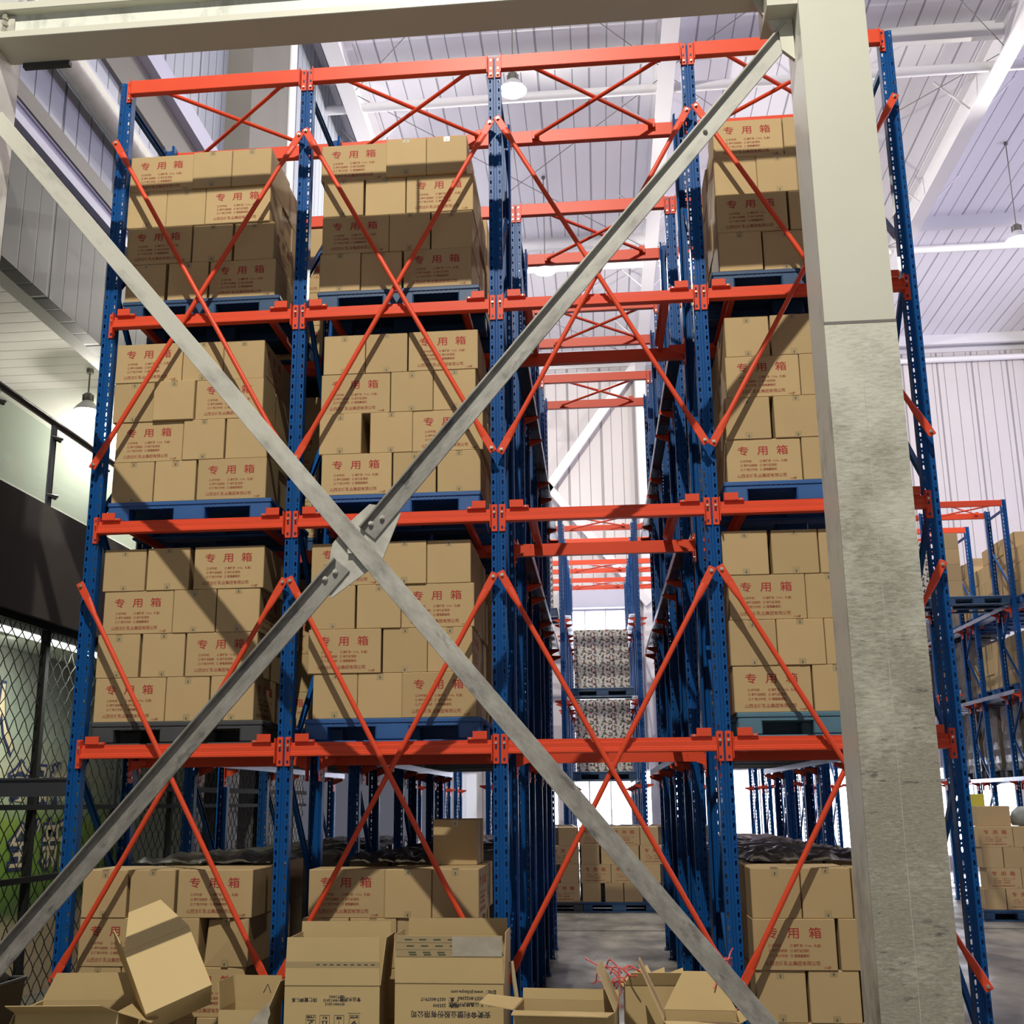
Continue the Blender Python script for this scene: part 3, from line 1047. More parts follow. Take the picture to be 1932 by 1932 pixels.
LINE = ['fence-side end line', 'line between the two loaded fence-side bays', 'fence-side line of the empty lane', 'column-side line of the empty lane', 'line past the cream column']
DEPTH = ['first row', 'second row', 'third row', 'fourth row']
for j in range(4):
    for i, x in enumerate(UX):
        sides = [s for s in (-1, 1) if 0 <= i + (0 if s > 0 else -1) < 4]
        upright_frame(x, j * PITCH, 'blue perforated upright frame, %s from the aisle, %s' % (DEPTH[j], LINE[i]), j < 2, sides)

# load beams


def shelf_beam_mesh(L):
    m = MB()
    # stepped section, front at y=-0.05
    prof = [(-0.054, -0.046), (-0.050, -0.050), (0.0, -0.050), (0.0, 0.046), (-0.024, 0.046), (-0.024, 0.024), (-0.040, 0.018), (-0.040, -0.012), (-0.046, -0.018), (-0.046, -0.026), (-0.054, -0.032)]
    m.prism(prof, 0.055, L - 0.055, 'red', axis=0)
    return m.mesh('load_beam')


def top_beam_mesh(L):
    m = MB(); m.box(0.055, L - 0.055, -0.055, 0.0, -0.058, 0.062, 'red', 0.004)
    return m.mesh('load_beam')


def connector_mesh(s, top=False):
    """end plate on the post face, hooked through the slots, with holes and a lock pin; s=+1 plate reaches +x"""
    m = MB()
    a, b = (0.006, 0.050) if s > 0 else (-0.050, -0.006)
    z0, z1 = (-0.115, 0.085) if not top else (-0.105, 0.085)
    m.box(a, b, -0.010, -0.001, z0, z1, 'red', 0.003)
    xs = b if s > 0 else a
    c, d = sorted((xs, xs + 0.006 * s))
    m.box(c, d, -0.058, -0.001, z0 + 0.02, z1 - 0.01, 'red')
    cx = (a + b) / 2
    for z in (0.055, -0.005, -0.085) if not top else (0.055, -0.020):
        m.box(cx - 0.007, cx + 0.007, -0.0115, -0.0100, z - 0.010, z + 0.010, 'navy')
    return m.mesh('end_connector')


def pin_mesh(s, top=False):
    m = MB(); cx = 0.028 * s; z = 0.025 if not top else -0.075
    m.tube((cx, -0.020, z), (cx, -0.010, z), 0.009, 'bolt', 8)
    m.tube((cx, -0.024, z), (cx, -0.020, z), 0.006, 'bolt', 8)
    return m.mesh('lock_pin')


def stop_mesh():
    m = MB(); m.box(0.0, 0.098, -0.050, -0.045, 0.050, 0.104, 'red', 0.001); m.box(0.0, 0.098, -0.045, 0.0, 0.046, 0.050, 'red')
    return m.mesh('end_stop')


def lug_mesh():
    m = MB(); m.box(-0.020, 0.020, -0.045, -0.005, 0.046, 0.064, 'red', 0.002); m.tube((0, -0.05, 0.055), (0, -0.045, 0.055), 0.006, 'bolt', 8)
    return m.mesh('bolted_lug')


SHELF, TOPB = shelf_beam_mesh(BAY), top_beam_mesh(BAY)
CON = {(s, t): connector_mesh(s, t) for s in (1, -1) for t in (False, True)}
PIN = {(s, t): pin_mesh(s, t) for s in (1, -1) for t in (False, True)}
STOP, LUG = stop_mesh(), lug_mesh()


def load_beam(x, y, z, label, top, fittings, detail=True, flip=False, grp='orange-red load beams'):
    o = obj('load_beam', TOPB if top else SHELF, None, (x, y, z))
    if flip:
        o.rotation_euler = (0, 0, PI); o.location = (x + BAY, y, z)
    tag(o, label, 'load beam', grp)
    if detail:
        for s, xx in ((1, 0.0), (-1, BAY)):
            c = obj('end_connector', CON[(s, top)], o, (xx, 0, 0))
            obj('lock_pin', PIN[(s, top)], c)
    if fittings:
        obj('end_stop', STOP, o, (0.085, 0, 0)); obj('end_stop', STOP, o, (BAY - 0.085 - 0.098, 0, 0))
        obj('bolted_lug', LUG, o, (0.20, 0, 0)); obj('bolted_lug', LUG, o, (BAY - 0.20, 0, 0))
    return o


BAYN = ['fence-side bay', 'second bay', 'empty lane', 'column-side bay']
LVN = {1: 'lowest shelf level', 2: 'middle shelf level', 3: 'upper shelf level', 4: 'very top'}
for i in range(4):
    for lv in (1, 2, 3):
        load_beam(UX[i], -0.001, LV[lv], 'stepped orange-red load beam at the %s, aisle face of the %s' % (LVN[lv], BAYN[i]), False, True)
        load_beam(UX[i], DEEP + 0.001, LV[lv] - 0.03, 'orange-red beam at the %s, inner face of the %s' % (LVN[lv], BAYN[i]), False, False, True, True)
    for j in range(4):
        load_beam(UX[i], j * PITCH - 0.001, LV[4], 'plain orange-red top beam of the %s, outer face of the %s' % (BAYN[i], DEPTH[j]), True, False, True)
        load_beam(UX[i], j * PITCH + DEEP + 0.001, LV[4], 'plain orange-red top beam of the %s, inner face of the %s' % (BAYN[i], DEPTH[j]), True, False, j == 0 or i == 2, True)

# pallet rails along each lane and red ties between the first two beams
for i in range(4):
    for lv in (1, 2, 3):
        for s, x in ((1, UX[i] + 0.052), (-1, UX[i + 1] - 0.052)):
            m = MB()
            x0, x1 = sorted((0, 0.115 * s))
            m.box(x0, x1, 0, 6.5, 0.0, 0.008, 'rail_dark')
            a, b = sorted((0.0, 0.006 * s)); m.box(a, b, 0, 6.5, 0.008, 0.06, 'rail_dark')
            a, b = sorted((0.115 * s, 0.109 * s)); m.box(a, b, 0, 6.5, -0.055, 0.0, 'galv')
            o = obj('pallet_rail', m, None, (x, 1.06, LV[lv] + RAIL_OFF - 0.008))
            tag(o, 'long galvanised pallet rail at the %s of the %s, %s side' % (LVN[lv], BAYN[i], 'fence' if s > 0 else 'column'), 'pallet rail', 'pallet rails in the lanes')
            m = MB()
            m.box(-0.02, 0.02, 0.0, DEEP - 0.008, -0.055, 0.0, 'red', 0.003); m.box(-0.045, -0.02, 0.0, DEEP - 0.008, -0.006, 0.0, 'red')
            o = obj('rail_tie', m, None, (UX[i] + 0.24 if s > 0 else UX[i + 1] - 0.24, 0.002, LV[lv] + RAIL_OFF + 0.002))
            tag(o, 'short orange-red tie between beams at the %s of the %s, %s side' % (LVN[lv], BAYN[i], 'fence' if s > 0 else 'column'), 'tie bar', 'red ties under the pallets')

# tube braces on the aisle face


def tube_brace(xa, za, xb, zb, y, label, name='tube_brace', r=0.018):
    d = Vector((xb - xa, 0, zb - za)); L = d.length; d.normalize()
    n = Vector((0, 1, 0)); s = d.cross(n)
    a = Matrix((d, n, s)).transposed().to_4x4(); a.translation = Vector((xa, y, za))
    m = MB(); nn = 12
    prof = []
    for t, rx, ry in ((0.10, 0.028, 0.005), (0.17, 0.026, 0.012), (0.24, r, r), (L - 0.24, r, r), (L - 0.17, 0.026, 0.012), (L - 0.10, 0.028, 0.005)):
        prof.append((t, rx, ry))
    v, f = [], []
    for t, rx, ry in prof:
        for i in range(nn):
            q = 2 * PI * i / nn
            v.append((t, ry * math.sin(q), rx * math.cos(q)))
    for k in range(len(prof) - 1):
        for i in range(nn):
            f.append((k * nn + i, (k + 1) * nn + i, (k + 1) * nn + (i + 1) % nn, k * nn + (i + 1) % nn))
    m.add(v, f, 'red', True)
    o = obj(name, m); o.matrix_world = a
    tag(o, label, 'brace', 'red tube braces')
    for t0, t1, c in ((-0.03, 0.105, 0.0), (L - 0.105, L + 0.03, L)):
        e = MB(); e.box(t0, t1, -0.005, 0.005, -0.028, 0.028, 'red', 0.004)
        eo = obj('flat_end', e, o)
        b = MB(); b.tube((c, -0.016, 0), (c, -0.005, 0), 0.013, 'bolt', 6); b.tube((c, -0.024, 0), (c, -0.016, 0), 0.007, 'bolt', 8)
        obj('bolt', b, eo)
    return o


for i in range(4):
    xa, xb = UX[i] + (0.0 if i == 0 else 0.033), UX[i + 1] - (0.033 if i < 3 else 0.0)
    for za, zb, nm in ((B1, B2, 'lower half'), (B3, B4, 'upper half')):
        y = -0.030
        tube_brace(xa, za, xb, zb, -0.068, 'red tube brace rising towards the column, %s of the %s' % (nm, BAYN[i]))
        o = tube_brace(xa, zb, xb, za, -0.112, 'red tube brace falling towards the column, %s of the %s' % (nm, BAYN[i]))
# spacers that hold the braces off the posts are part of the bolts: short sleeves
    for x in (xa, xb):
        for z in (B1, B2, B3, B4):
            pass

# plan braces between the paired top beams
for j in range(4):
    for i in range(4):
        if j > 0 and i not in (2, 3): continue
        y0, y1 = j * PITCH + 0.004, j * PITCH + DEEP - 0.004
        for s in (1, -1):
            m = MB()
            p, q = (0.27, 1.27) if s > 0 else (1.27, 0.27)
            dz = 0.02 * s
            m.tube((p, 0.03, dz), (q, y1 - y0 - 0.03, dz), 0.0165, 'red', 8)
            for xx, yy in ((p, 0.015), (q, y1 - y0 - 0.015)):
                m.box(xx - 0.03, xx + 0.03, yy - 0.015, yy + 0.015, dz - 0.02, dz + 0.06 if yy > 0.1 else dz + 0.02, 'red', 0.002)
            o = obj('plan_brace', m, None, (UX[i], y0, LV[4] + (0.06 if False else 0.0)))
            tag(o, 'thin red rod slanting to the %s side, top of the %s, %s' % ('column' if s > 0 else 'fence', BAYN[i], DEPTH[j]), 'brace', 'red rods between the top beams')

# ------------------------------------------------------------------ pallets
PW, PD, PH = 1.25, 1.06, 0.172


def pallet_meshes(mt):
    d = MB()
    d.box(0, PW, 0, PD, 0.138, PH, mt, 0.006)
    for x0, x1 in ((0, 0.17), (0.50, 0.75), (PW - 0.17, PW)):
        for y0, y1 in ((0.0, 0.14), (PD / 2 - 0.07, PD / 2 + 0.07), (PD - 0.14, PD)):
            d.box(x0 + 0.004, x1 - 0.004, y0 + 0.004, y1 - 0.004, 0.022, 0.14, mt, 0.01)
    d.box(0.02, PW - 0.02, PD / 2 + 0.08, PD / 2 + 0.086, 0.03, 0.139, mt)  # added mid board that keeps light out of the fork openings
    # apron lip and corner fillets above the fork openings
    d.box(0.01, PW - 0.01, 0.008, 0.02, 0.118, 0.14, mt)
    for k in range(9):
        for c0 in (0.19, 0.77):
            d.box(c0 + k * 0.034, c0 + k * 0.034 + 0.006, 0.0045, 0.009, 0.118, 0.14, mt)
    s = MB(); s.box(0, PW, 0, 0.13, 0.0, 0.022, mt, 0.005)
    return d.mesh('deck'), s.mesh('skid')


PAL = {k: pallet_meshes(k) for k in ('pal_blue', 'pal_navy', 'pal_grey', 'pal_teal')}


def pallet(x, y, z, label, mt, group='plastic pallets'):
    t = thing('plastic_pallet', label, 'pallet', (x, y, z), 0, group)
    d, s = PAL[mt]
    obj('deck', d, t)
    for yy in (0.0, PD / 2 - 0.065, PD - 0.13):
        obj('skid', s, t, (0, yy, 0))
    return t


# ------------------------------------------------------------------ cartons
CL, CW, CH = 0.522, 0.316, 0.3155


def carton_mesh():
    m = MB()
    m.box(-CL / 2, CL / 2, -CW / 2, CW / 2, 0, CH - 0.0, 'card', 0.0045)
    return m.mesh('carton')


def crushed_mesh():
    """carton with one pushed-in upper edge"""
    m = MB()
    m.box(-CL / 2, CL / 2, -CW / 2, CW / 2, 0, CH, 'card', 0.006)
    v = []
    for p in m.v:
        x, y, z = p
        if z > CH * 0.8 and x < 0 and y > 0: x, y, z = x + 0.05, y - 0.02, z - 0.012
        elif z < CH * 0.2 and x < 0 and y > 0: x, y = x + 0.018, y - 0.008
        v.append((x, y, z))
    m.v = v
    return m.mesh('carton')


CARTON = carton_mesh()
CRUSHED = crushed_mesh()


def print_mesh(m):
    """the red printing on a carton's long face (y = -CW/2)"""
    y = -CW / 2 - 0.0008

    def P(x, z): return face_mx((x, y, z))
    for ch, x in (('专', -0.142), ('用', -0.004), ('箱', 0.132)):
        text(m, ch, 0.072, P(x, 0.203) @ Matrix.Diagonal((1.16, 1, 1, 1)), 'red_ink', 'CENTER', 2, 0.0007)
    for k, (a, b) in enumerate((('□ 纯牛奶', '□ 高钙奶（1×6，礼盒）'), ('□ 早餐核桃奶', '□ 谷物红枣奶'), ('□ 巧克力牛奶', '□ 香蕉燕麦奶'))):
        z = 0.145 - 0.031 * k
        text(m, a, 0.0195, P(-0.168, z), 'rust_ink', 'LEFT', 0, 0.0006)
        text(m, b, 0.0195, P(-0.032, z), 'rust_ink', 'LEFT', 0, 0.0006)
    text(m, '山西古城乳业集团有限公司', 0.0290, P(-0.020, 0.034), 'rust_ink', 'CENTER', 0, 0.0006)
    text(m, '1×6提', 0.019, P(0.195, 0.012), 'rust_ink', 'CENTER', 0, 0.0005)
    return m


def printed_carton(both):
    m = MB()
    m.box(-CL / 2, CL / 2, -CW / 2, CW / 2, 0, CH, 'card', 0.0045)
    print_mesh(m)
    return m.mesh('carton')


PRINTED = printed_carton(False)


def tape_mesh(z0, z1, fold):
    """tape tab folded over an edge of the short end (x = -CL/2)"""
    m = MB()
    x = -CL / 2 - 0.0008
    w = 0.024
    m.box(x, x + 0.0005, -w, w, z0, z1, 'tape')
    m.box(x - 0.0004, x, -0.004, 0.004, z0 + 0.008, z0 + 0.026, 'tape_mark')
    if fold: m.box(x, -CL / 2 + 0.10, -w, w, CH, CH + 0.0005, 'tape')
    return m.mesh('tape')


TAPE_T = [tape_mesh(CH - h, CH - 0.003, True) for h in (0.052, 0.038, 0.046)]
TAPE_B = [tape_mesh(0.003, h, False) for h in (0.046, 0.052)]


n_carton = 0


def carton(x, y, z, rz, label, group, printed=False, taped=True, side_print=False, crushed=False):
    """x, y: centre of the base; rz=0 shows the long printed face, rz=pi/2 shows a taped short end to the aisle"""
    global n_carton
    o = obj('carton', CRUSHED if crushed else (PRINTED if (printed or side_print) else CARTON), None, (x, y, z), rz)
    if side_print: o.rotation_euler = (0, 0, rz if x > 4.5 else rz)
    tag(o, label, 'carton', group)
    if taped and not printed:
        obj('tape', TAPE_T[n_carton % 3], o)
        if n_carton % 3 < 2: obj('tape', TAPE_B[n_carton % 2], o)
    n_carton += 1
    return o


STK = {
    ('b1', 3): [(0.058, 0.570, 0.880, 1.204), (0.058, 0.366, 0.694, 1.229), (0.072, 0.605, 0.939, 1.271), (0.085, 0.427, 0.756, 1.284)],
    ('b2', 3): [(1.617, 2.128, 2.452, 2.770), (1.647, 1.977, 2.300, 2.839), (1.644, 2.171, 2.497, 2.822), (1.632, 1.952, 2.286, 2.821)],
    ('b4', 3): [(4.670, 5.198, 5.519, 5.84), (4.663, 4.978, 5.303, 5.83), (4.661, 5.199, 5.520, 5.84), (4.664, 4.993, 5.316, 5.84)],
    ('b1', 2): [(0.058, 0.580, 0.898, 1.234), (0.060, 0.375, 0.704, 1.245), (0.096, 0.623, 0.951, 1.281), (0.091, 0.420, 0.751, 1.277)],
    ('b2', 2): [(1.681, 2.003, 2.330, 2.860), (1.669, 2.201, 2.516, 2.829), (1.666, 2.047, 2.364, 2.890), (1.691, 2.222, 2.551, 2.869)],
    ('b4', 2): [(4.672, 5.003, 5.32, 5.84), (4.663, 5.185, 5.51, 5.83), (4.640, 4.985, 5.31, 5.83), (4.632, 5.160, 5.49, 5.81)],
    ('b1', 1): [(0.078, 0.410, 0.765, 1.300), (0.099, 0.618, 0.947, 1.277), (0.071, 0.405, 0.736, 1.262), (0.077, 0.603, 0.933, 1.255)],
    ('b2', 1): [(1.636, 2.158, 2.473, 2.790), (1.646, 1.978, 2.296, 2.823), (1.633, 2.167, 2.485, 2.81), (1.673, 1.991, 2.311, 2.836)],
    ('b4', 1): [(4.561, 4.903, 5.23, 5.76), (4.591, 5.119, 5.44, 5.76), (4.581, 4.901, 5.225, 5.75), (4.589, 5.123, 5.45, 5.77)],
    ('b1', 0): [(0.100, 0.434, 0.775, 1.300), (0.095, 0.624, 0.968, 1.294), (0.085, 0.410, 0.745, 1.275), (0.09, 0.62, 0.95, 1.28)],
    ('b2', 0): [(1.684, 2.204, 2.525, 2.840), (1.651, 1.975, 2.290, 2.805), (1.66, 2.19, 2.51, 2.83), (1.65, 1.97, 2.29, 2.81)],
    ('b4', 0): [(4.627, 4.949, 5.275, 5.80), (4.622, 5.166, 5.49, 5.81), (4.622, 4.957, 5.30, 5.82), (4.62, 5.15, 5.47, 5.79)],
}
# rows run from the top; a row whose first carton is long starts with a printed face
PALX = {'b1': 0.075, 'b2': 1.62, 'b4': 4.60}
PALM = {('b1', 3): 'pal_navy', ('b2', 3): 'pal_navy', ('b4', 3): 'pal_navy', ('b1', 2): 'pal_blue', ('b2', 2): 'pal_blue', ('b4', 2): 'pal_blue',
        ('b1', 1): 'pal_grey', ('b2', 1): 'pal_blue', ('b4', 1): 'pal_teal', ('b1', 0): 'pal_blue', ('b2', 0): 'pal_blue', ('b4', 0): 'pal_blue'}
PALC = {'pal_navy': 'dark blue', 'pal_blue': 'blue', 'pal_grey': 'dark grey', 'pal_teal': 'faded grey-blue'}
BN = {'b1': 'fence-side bay', 'b2': 'second bay', 'b4': 'column-side bay'}
TN = {0: 'floor stack', 1: 'lowest shelf', 2: 'middle shelf', 3: 'upper shelf'}
RN = ['top row', 'second row', 'third row', 'bottom row']
rng = random.Random(4)
LONG_FIRST = {}
for (b, lv), rows in STK.items():
    zb = 0.0 if lv == 0 else LV[lv] + RAIL_OFF + 0.001
    mt = PALM[(b, lv)]
    yf = 0.055
    pallet(PALX[b], yf - 0.012, zb, '%s plastic pallet %s the %s' % (PALC[mt], 'on the floor of' if lv == 0 else 'on the %s of' % TN[lv], BN[b]), mt)
    for ri, xs in enumerate(rows):
        z = zb + PH + (3 - ri) * CH + 0.0004 * (3 - ri)
        prev = -9
        # which of the three cartons is the long one
        w = [xs[1] - xs[0], xs[2] - xs[1], xs[3] - xs[2]]
        li = w.index(max(w))
        pos = ['fence end', 'middle', 'column end']
        for ci in range(3):
            wid = CL if ci == li else CW
            xl = max(xs[ci] if ci < 2 else min(xs[ci], xs[3] - wid + 0.03), prev + 0.003)
            prev = xl + wid
            prot = rng.uniform(-0.006, 0.010)
            if ri == 0 and ci != li and b == 'b2' and lv == 3: prot = -0.028
            if (b, lv, ri, ci) in (('b1', 3, 0, 1), ('b1', 3, 0, 2), ('b1', 2, 1, 1)): prot = -0.022
            rz = rng.uniform(-0.008, 0.008)
            wh = '%s, %s, %s, %s' % (pos[ci], RN[ri], TN[lv], BN[b])
            if ci == li:
                carton(xl + wid / 2, yf + prot + CW / 2, z, rz, 'red-printed carton, ' + wh, 'cartons of the %s in the %s' % (TN[lv], BN[b]), True)
            else:
                carton(xl + wid / 2, yf + prot + CL / 2, z, PI / 2 + rz, 'plain taped carton, ' + wh, 'cartons of the %s in the %s' % (TN[lv], BN[b]),
                       side_print=(ci == (2 if b != 'b4' else 0) and rng.random() < 0.5),
                       crushed=(b, lv, ri, ci) == ('b1', 0, 1, 2))
        # cartons behind, on the flank that shows towards the empty lane
        ci = 2 if b != 'b4' else 0
        side = xs[3] if b != 'b4' else xs[0]
        xr = prev if b != 'b4' else None
        if lv == 0 and ri > 1: continue
        ends = [('behind', k) for k in range(2 if ci == li else 1)]
        for _, kk in ends:
            if ci == li:
                yy = yf + 0.012 + CW * (1.5 + kk) + 0.004 * (kk + 1); hx = CL / 2; rr = 0.0
            else:
                yy = yf + 0.014 + CL * 1.5 + 0.004; hx = CW / 2; rr = PI / 2
            jx = rng.uniform(-0.004, 0.018)
            cx = (prev - hx - jx) if b != 'b4' else (xs[0] + hx + jx)
            carton(cx, yy, z, rr + rng.uniform(-0.01, 0.01), 'flank carton, %s behind the face, %s, %s, %s' % (('second', 'third')[kk], RN[ri], TN[lv], BN[b]),
                   'flank cartons of the %s in the %s' % (TN[lv], BN[b]), False, False)

# second pallets deeper in the lanes, of which only the lane-side edge shows
for b, lv, x0 in (('b1', 3, 0.86), ('b1', 2, 0.84), ('b1', 1, 0.84), ('b2', 3, 2.28), ('b2', 2, 2.30), ('b2', 1, 2.30), ('b4', 3, 4.70), ('b4', 2, 4.72)):
    zb = LV[lv] + RAIL_OFF + 0.001
    pallet({'b1': 0.11, 'b2': 1.56, 'b4': 4.62}[b], 1.28, zb, 'blue plastic pallet second from the aisle on the %s of the %s' % (TN[lv], BN[b]), 'pal_navy')
    for ri in range(4):
        z = zb + PH + (3 - ri) * CH + 0.0004 * (3 - ri)
        carton(x0 + CL / 2, 1.30 + CW / 2, z, rng.uniform(-0.01, 0.01), 'carton on the second pallet in, %s, %s, %s' % (RN[ri], TN[lv], BN[b]),
               'cartons on the second pallets', ri % 2 == 1, True)

# one more carton on top of a floor stack
TOPF = PH + 4 * CH + 0.002
carton(2.62, 0.50 + CL / 2, TOPF, PI / 2 + 0.02, 'single plain carton standing on top of the floor stack in the second bay', 'cartons of the floor stack in the second bay')


def film_sheet(name, x0, x1, y0, y1, z, label, seed, amp=0.032):
    rg = random.Random(seed)
    nx, ny = 20, 16
    m = MB(); v = []
    for j in range(ny + 1):
        for i in range(nx + 1):
            e = 0.25 if i in (0, nx) or j in (0, ny) else 1.0
            zz = z + 0.003 + e * (rg.uniform(0.0, amp) + 0.018 * (1 + math.sin(i * 1.3 + j * 0.7)))
            v.append((x0 + (x1 - x0) * i / nx + rg.uniform(-0.01, 0.01), y0 + (y1 - y0) * j / ny + rg.uniform(-0.02, 0.02), zz))
    f = [(j * (nx + 1) + i, j * (nx + 1) + i + 1, (j + 1) * (nx + 1) + i + 1, (j + 1) * (nx + 1) + i) for j in range(ny) for i in range(nx)]
    m.add(v, f, 'film', True)
    o = obj(name, m)
    return tag(o, label, 'film')


def wrapped_mesh(seed):
    """pallet load under stretch film: a block with bulging cartons, creased all round"""
    rg = random.Random(seed)
    m = MB(); v = []
    w, d, h = 1.20, 1.00, 1.25
    n, rings = 40, 9
    for k in range(rings + 1):
        z = h * k / rings
        for i in range(n):
            t = i / n * 4
            side = int(t); q = t - side
            x, y = ((q * w, 0), (w, q * d), (w - q * w, d), (0, d - q * d))[side]
            cx, cy = x - w / 2, y - d / 2
            b = 1.0 - (0.012 if k % 2 else 0.0) - rg.uniform(0, 0.012)
            v.append((w / 2 + cx * b, d / 2 + cy * b, z))
    f = [(k * n + i, k * n + (i + 1) % n, (k + 1) * n + (i + 1) % n, (k + 1) * n + i) for k in range(rings) for i in range(n)]
    m.add(v, f, 'film')
    m.add([v[i] for i in range(n)], [tuple(range(n))[::-1]], 'film')
    g = 12
    tv = [(0.03 + (w - 0.06) * i / g, 0.03 + (d - 0.06) * j / g, h + (0 if i in (0, g) or j in (0, g) else rg.uniform(0.0, 0.05))) for j in range(g + 1) for i in range(g + 1)]
    m.add(tv, [(j * (g + 1) + i, j * (g + 1) + i + 1, (j + 1) * (g + 1) + i + 1, (j + 1) * (g + 1) + i) for j in range(g) for i in range(g)], 'film', True)
    m.add([v[rings * n + i] for i in range(n)], [tuple(range(n))], 'film')
    return m.mesh('wrapped_load')


WRAP = [wrapped_mesh(k) for k in range(3)]
ORD = ['third', 'fourth', 'fifth', 'sixth']
for b, xa in (('b1', 0.14), ('b2', 1.65), ('b4', 4.66)):
    pallet({'b1': 0.09, 'b2': 1.60, 'b4': 4.62}[b], 1.30, 0.0, 'blue plastic pallet second in on the floor, %s' % BN[b], 'pal_navy')
    for ri in range(2):
        z = PH + (3 - ri) * (CH + 0.0004)
        for ci in range(3):
            o = carton(xa + 0.18 + 0.34 * ci, 1.34 + CL / 2, z, PI / 2, 'dim carton on the second floor pallet in, %s, %s, %s' % (RN[ri], BN[b], pos[ci]), 'dim cartons deeper on the floor', False, False)
    film_sheet('stretch_film', xa + 0.05, (xa + 1.1) if b != 'b2' else xa + 0.75, 0.62, 2.2, TOPF + 0.002, 'crumpled dark stretch film over the floor stack of the %s' % BN[b], {'b1': 1, 'b2': 2, 'b4': 3}[b])
    for lv in (0, 1, 2, 3):
        zb = 0.0 if lv == 0 else LV[lv] + RAIL_OFF + 0.001
        for k in range(4):
            y = 2.52 + 1.2 * k
            nm = '%s pallet in, %s, %s' % (ORD[k], TN[lv], BN[b])
            pallet(xa - 0.03, y, zb, 'dark plastic pallet, the ' + nm, 'pal_grey', 'dark pallets deep in the lanes')
            o = obj('wrapped_load', WRAP[(k + lv) % 3], None, (xa, y + 0.03, zb + PH))
            tag(o, 'film-wrapped load on the ' + nm, 'pallet load', 'film-wrapped loads deep in the lanes')

# ------------------------------------------------------------------ open and empty cartons in front of the rack


def board(m, p0, p1, p2, p3, t, mt):
    """cardboard sheet through four corners with real thickness"""
    p = [Vector(q) for q in (p0, p1, p2, p3)]
    n = (p[1] - p[0]).cross(p[3] - p[0]).normalized() * t
    v = p + [q + n for q in p]
    m.add(v, [(3, 2, 1, 0), (4, 5, 6, 7), (0, 1, 5, 4), (1, 2, 6, 5), (2, 3, 7, 6), (3, 0, 4, 7)], mt)


def open_carton(name, label, loc, rz, w, d, h, flaps, mt='card_in', t=0.005):
    """open-topped carton: flaps = dict side -> (length, angle from vertical, outwards positive, skew)"""
    o = thing(name, label, 'open carton', loc, rz, 'empty cartons before the rack')
    b = MB()
    b.box(-w / 2, w / 2, -d / 2, -d / 2 + t, 0, h, mt); b.box(-w / 2, w / 2, d / 2 - t, d / 2, 0, h, mt)
    b.box(-w / 2, -w / 2 + t, -d / 2 + t, d / 2 - t, 0, h, mt); b.box(w / 2 - t, w / 2, -d / 2 + t, d / 2 - t, 0, h, mt)
    b.box(-w / 2 + t, w / 2 - t, -d / 2 + t, d / 2 - t, 0, t, mt)
    obj('body', b, o)
    for sd, (ln, ang, taper) in flaps.items():
        m = MB()
        s, c = math.sin(ang), math.cos(ang)
        if sd in ('front', 'back'):
            yy = -d / 2 if sd == 'front' else d / 2
            dy = -s if sd == 'front' else s
            board(m, (-w / 2, yy, h), (w / 2, yy, h), (w / 2 - taper, yy + dy * ln, h + c * ln), (-w / 2 + taper, yy + dy * ln, h + c * ln), t, mt)
        else:
            xx = -w / 2 if sd == 'fence' else w / 2
            dx = -s if sd == 'fence' else s
            board(m, (xx, -d / 2, h), (xx, d / 2, h), (xx + dx * ln, d / 2 - taper, h + c * ln), (xx + dx * ln, -d / 2 + taper, h + c * ln), t, mt)
        obj('flap', m, o)
    return o


def add_to_body(t, g):
    o = [c for c in t.children if c.name.startswith('body')][0]
    b = MB(); me = o.data
    names = [mm.name for mm in me.materials]
    b.v = [tuple(v.co) for v in me.vertices]
    for p in me.polygons:
        b.f.append(tuple(p.vertices)); b.m.append(b.mi('card_in')); b.s.append(False)
    k = len(b.v)
    b.v += g.v
    for f, mi_, sm in zip(g.f, g.m, g.s):
        b.f.append(tuple(i + k for i in f)); b.m.append(b.mi(g.mats[mi_])); b.s.append(sm)
    o.data = b.mesh('body')


def upside(m, s, size, x, z, y, mt, align='LEFT'):
    """lettering turned upside down on a face looking at the aisle"""
    a = face_mx((x, y, z), (-1, 0, 0), (0, 0, -1))
    text(m, s, size, a, mt, align, 1, 0.0006)


# carton with transit marks
c1 = open_carton('open_carton', 'open empty carton with upside-down transit marks, before the fence-side second upright', (2.02, -0.42, 0), 0.02, 0.58, 0.38, 0.80,
                 {'front': (0.275, -0.02, 0.006), 'back': (0.33, 0.03, 0.0), 'fence': (0.27, -0.04, 0.02), 'column': (0.27, 0.10, 0.03)})
g = MB(); y = -0.1912
upside(g, '专业水洗盐', 0.026, 0.178, 0.730, y, 'black_ink')
upside(g, '环保管理体系', 0.026, -0.09, 0.727, y, 'black_ink')
for k, s in enumerate(('ISO9001:2015', 'ISO14001:2015', 'GB/T19001')):
    upside(g, s, 0.021, 0.079, 0.701 + 0.021 * k, y, 'black_ink')


def frame_box(m, x0, x1, z0, z1, w, y, mt='black_ink'):
    m.box(x0, x1, y, y + 0.0004, z0, z0 + w, mt); m.box(x0, x1, y, y + 0.0004, z1 - w, z1, mt)
    m.box(x0, x0 + w, y, y + 0.0004, z0, z1, mt); m.box(x1 - w, x1, y, y + 0.0004, z0, z1, mt)


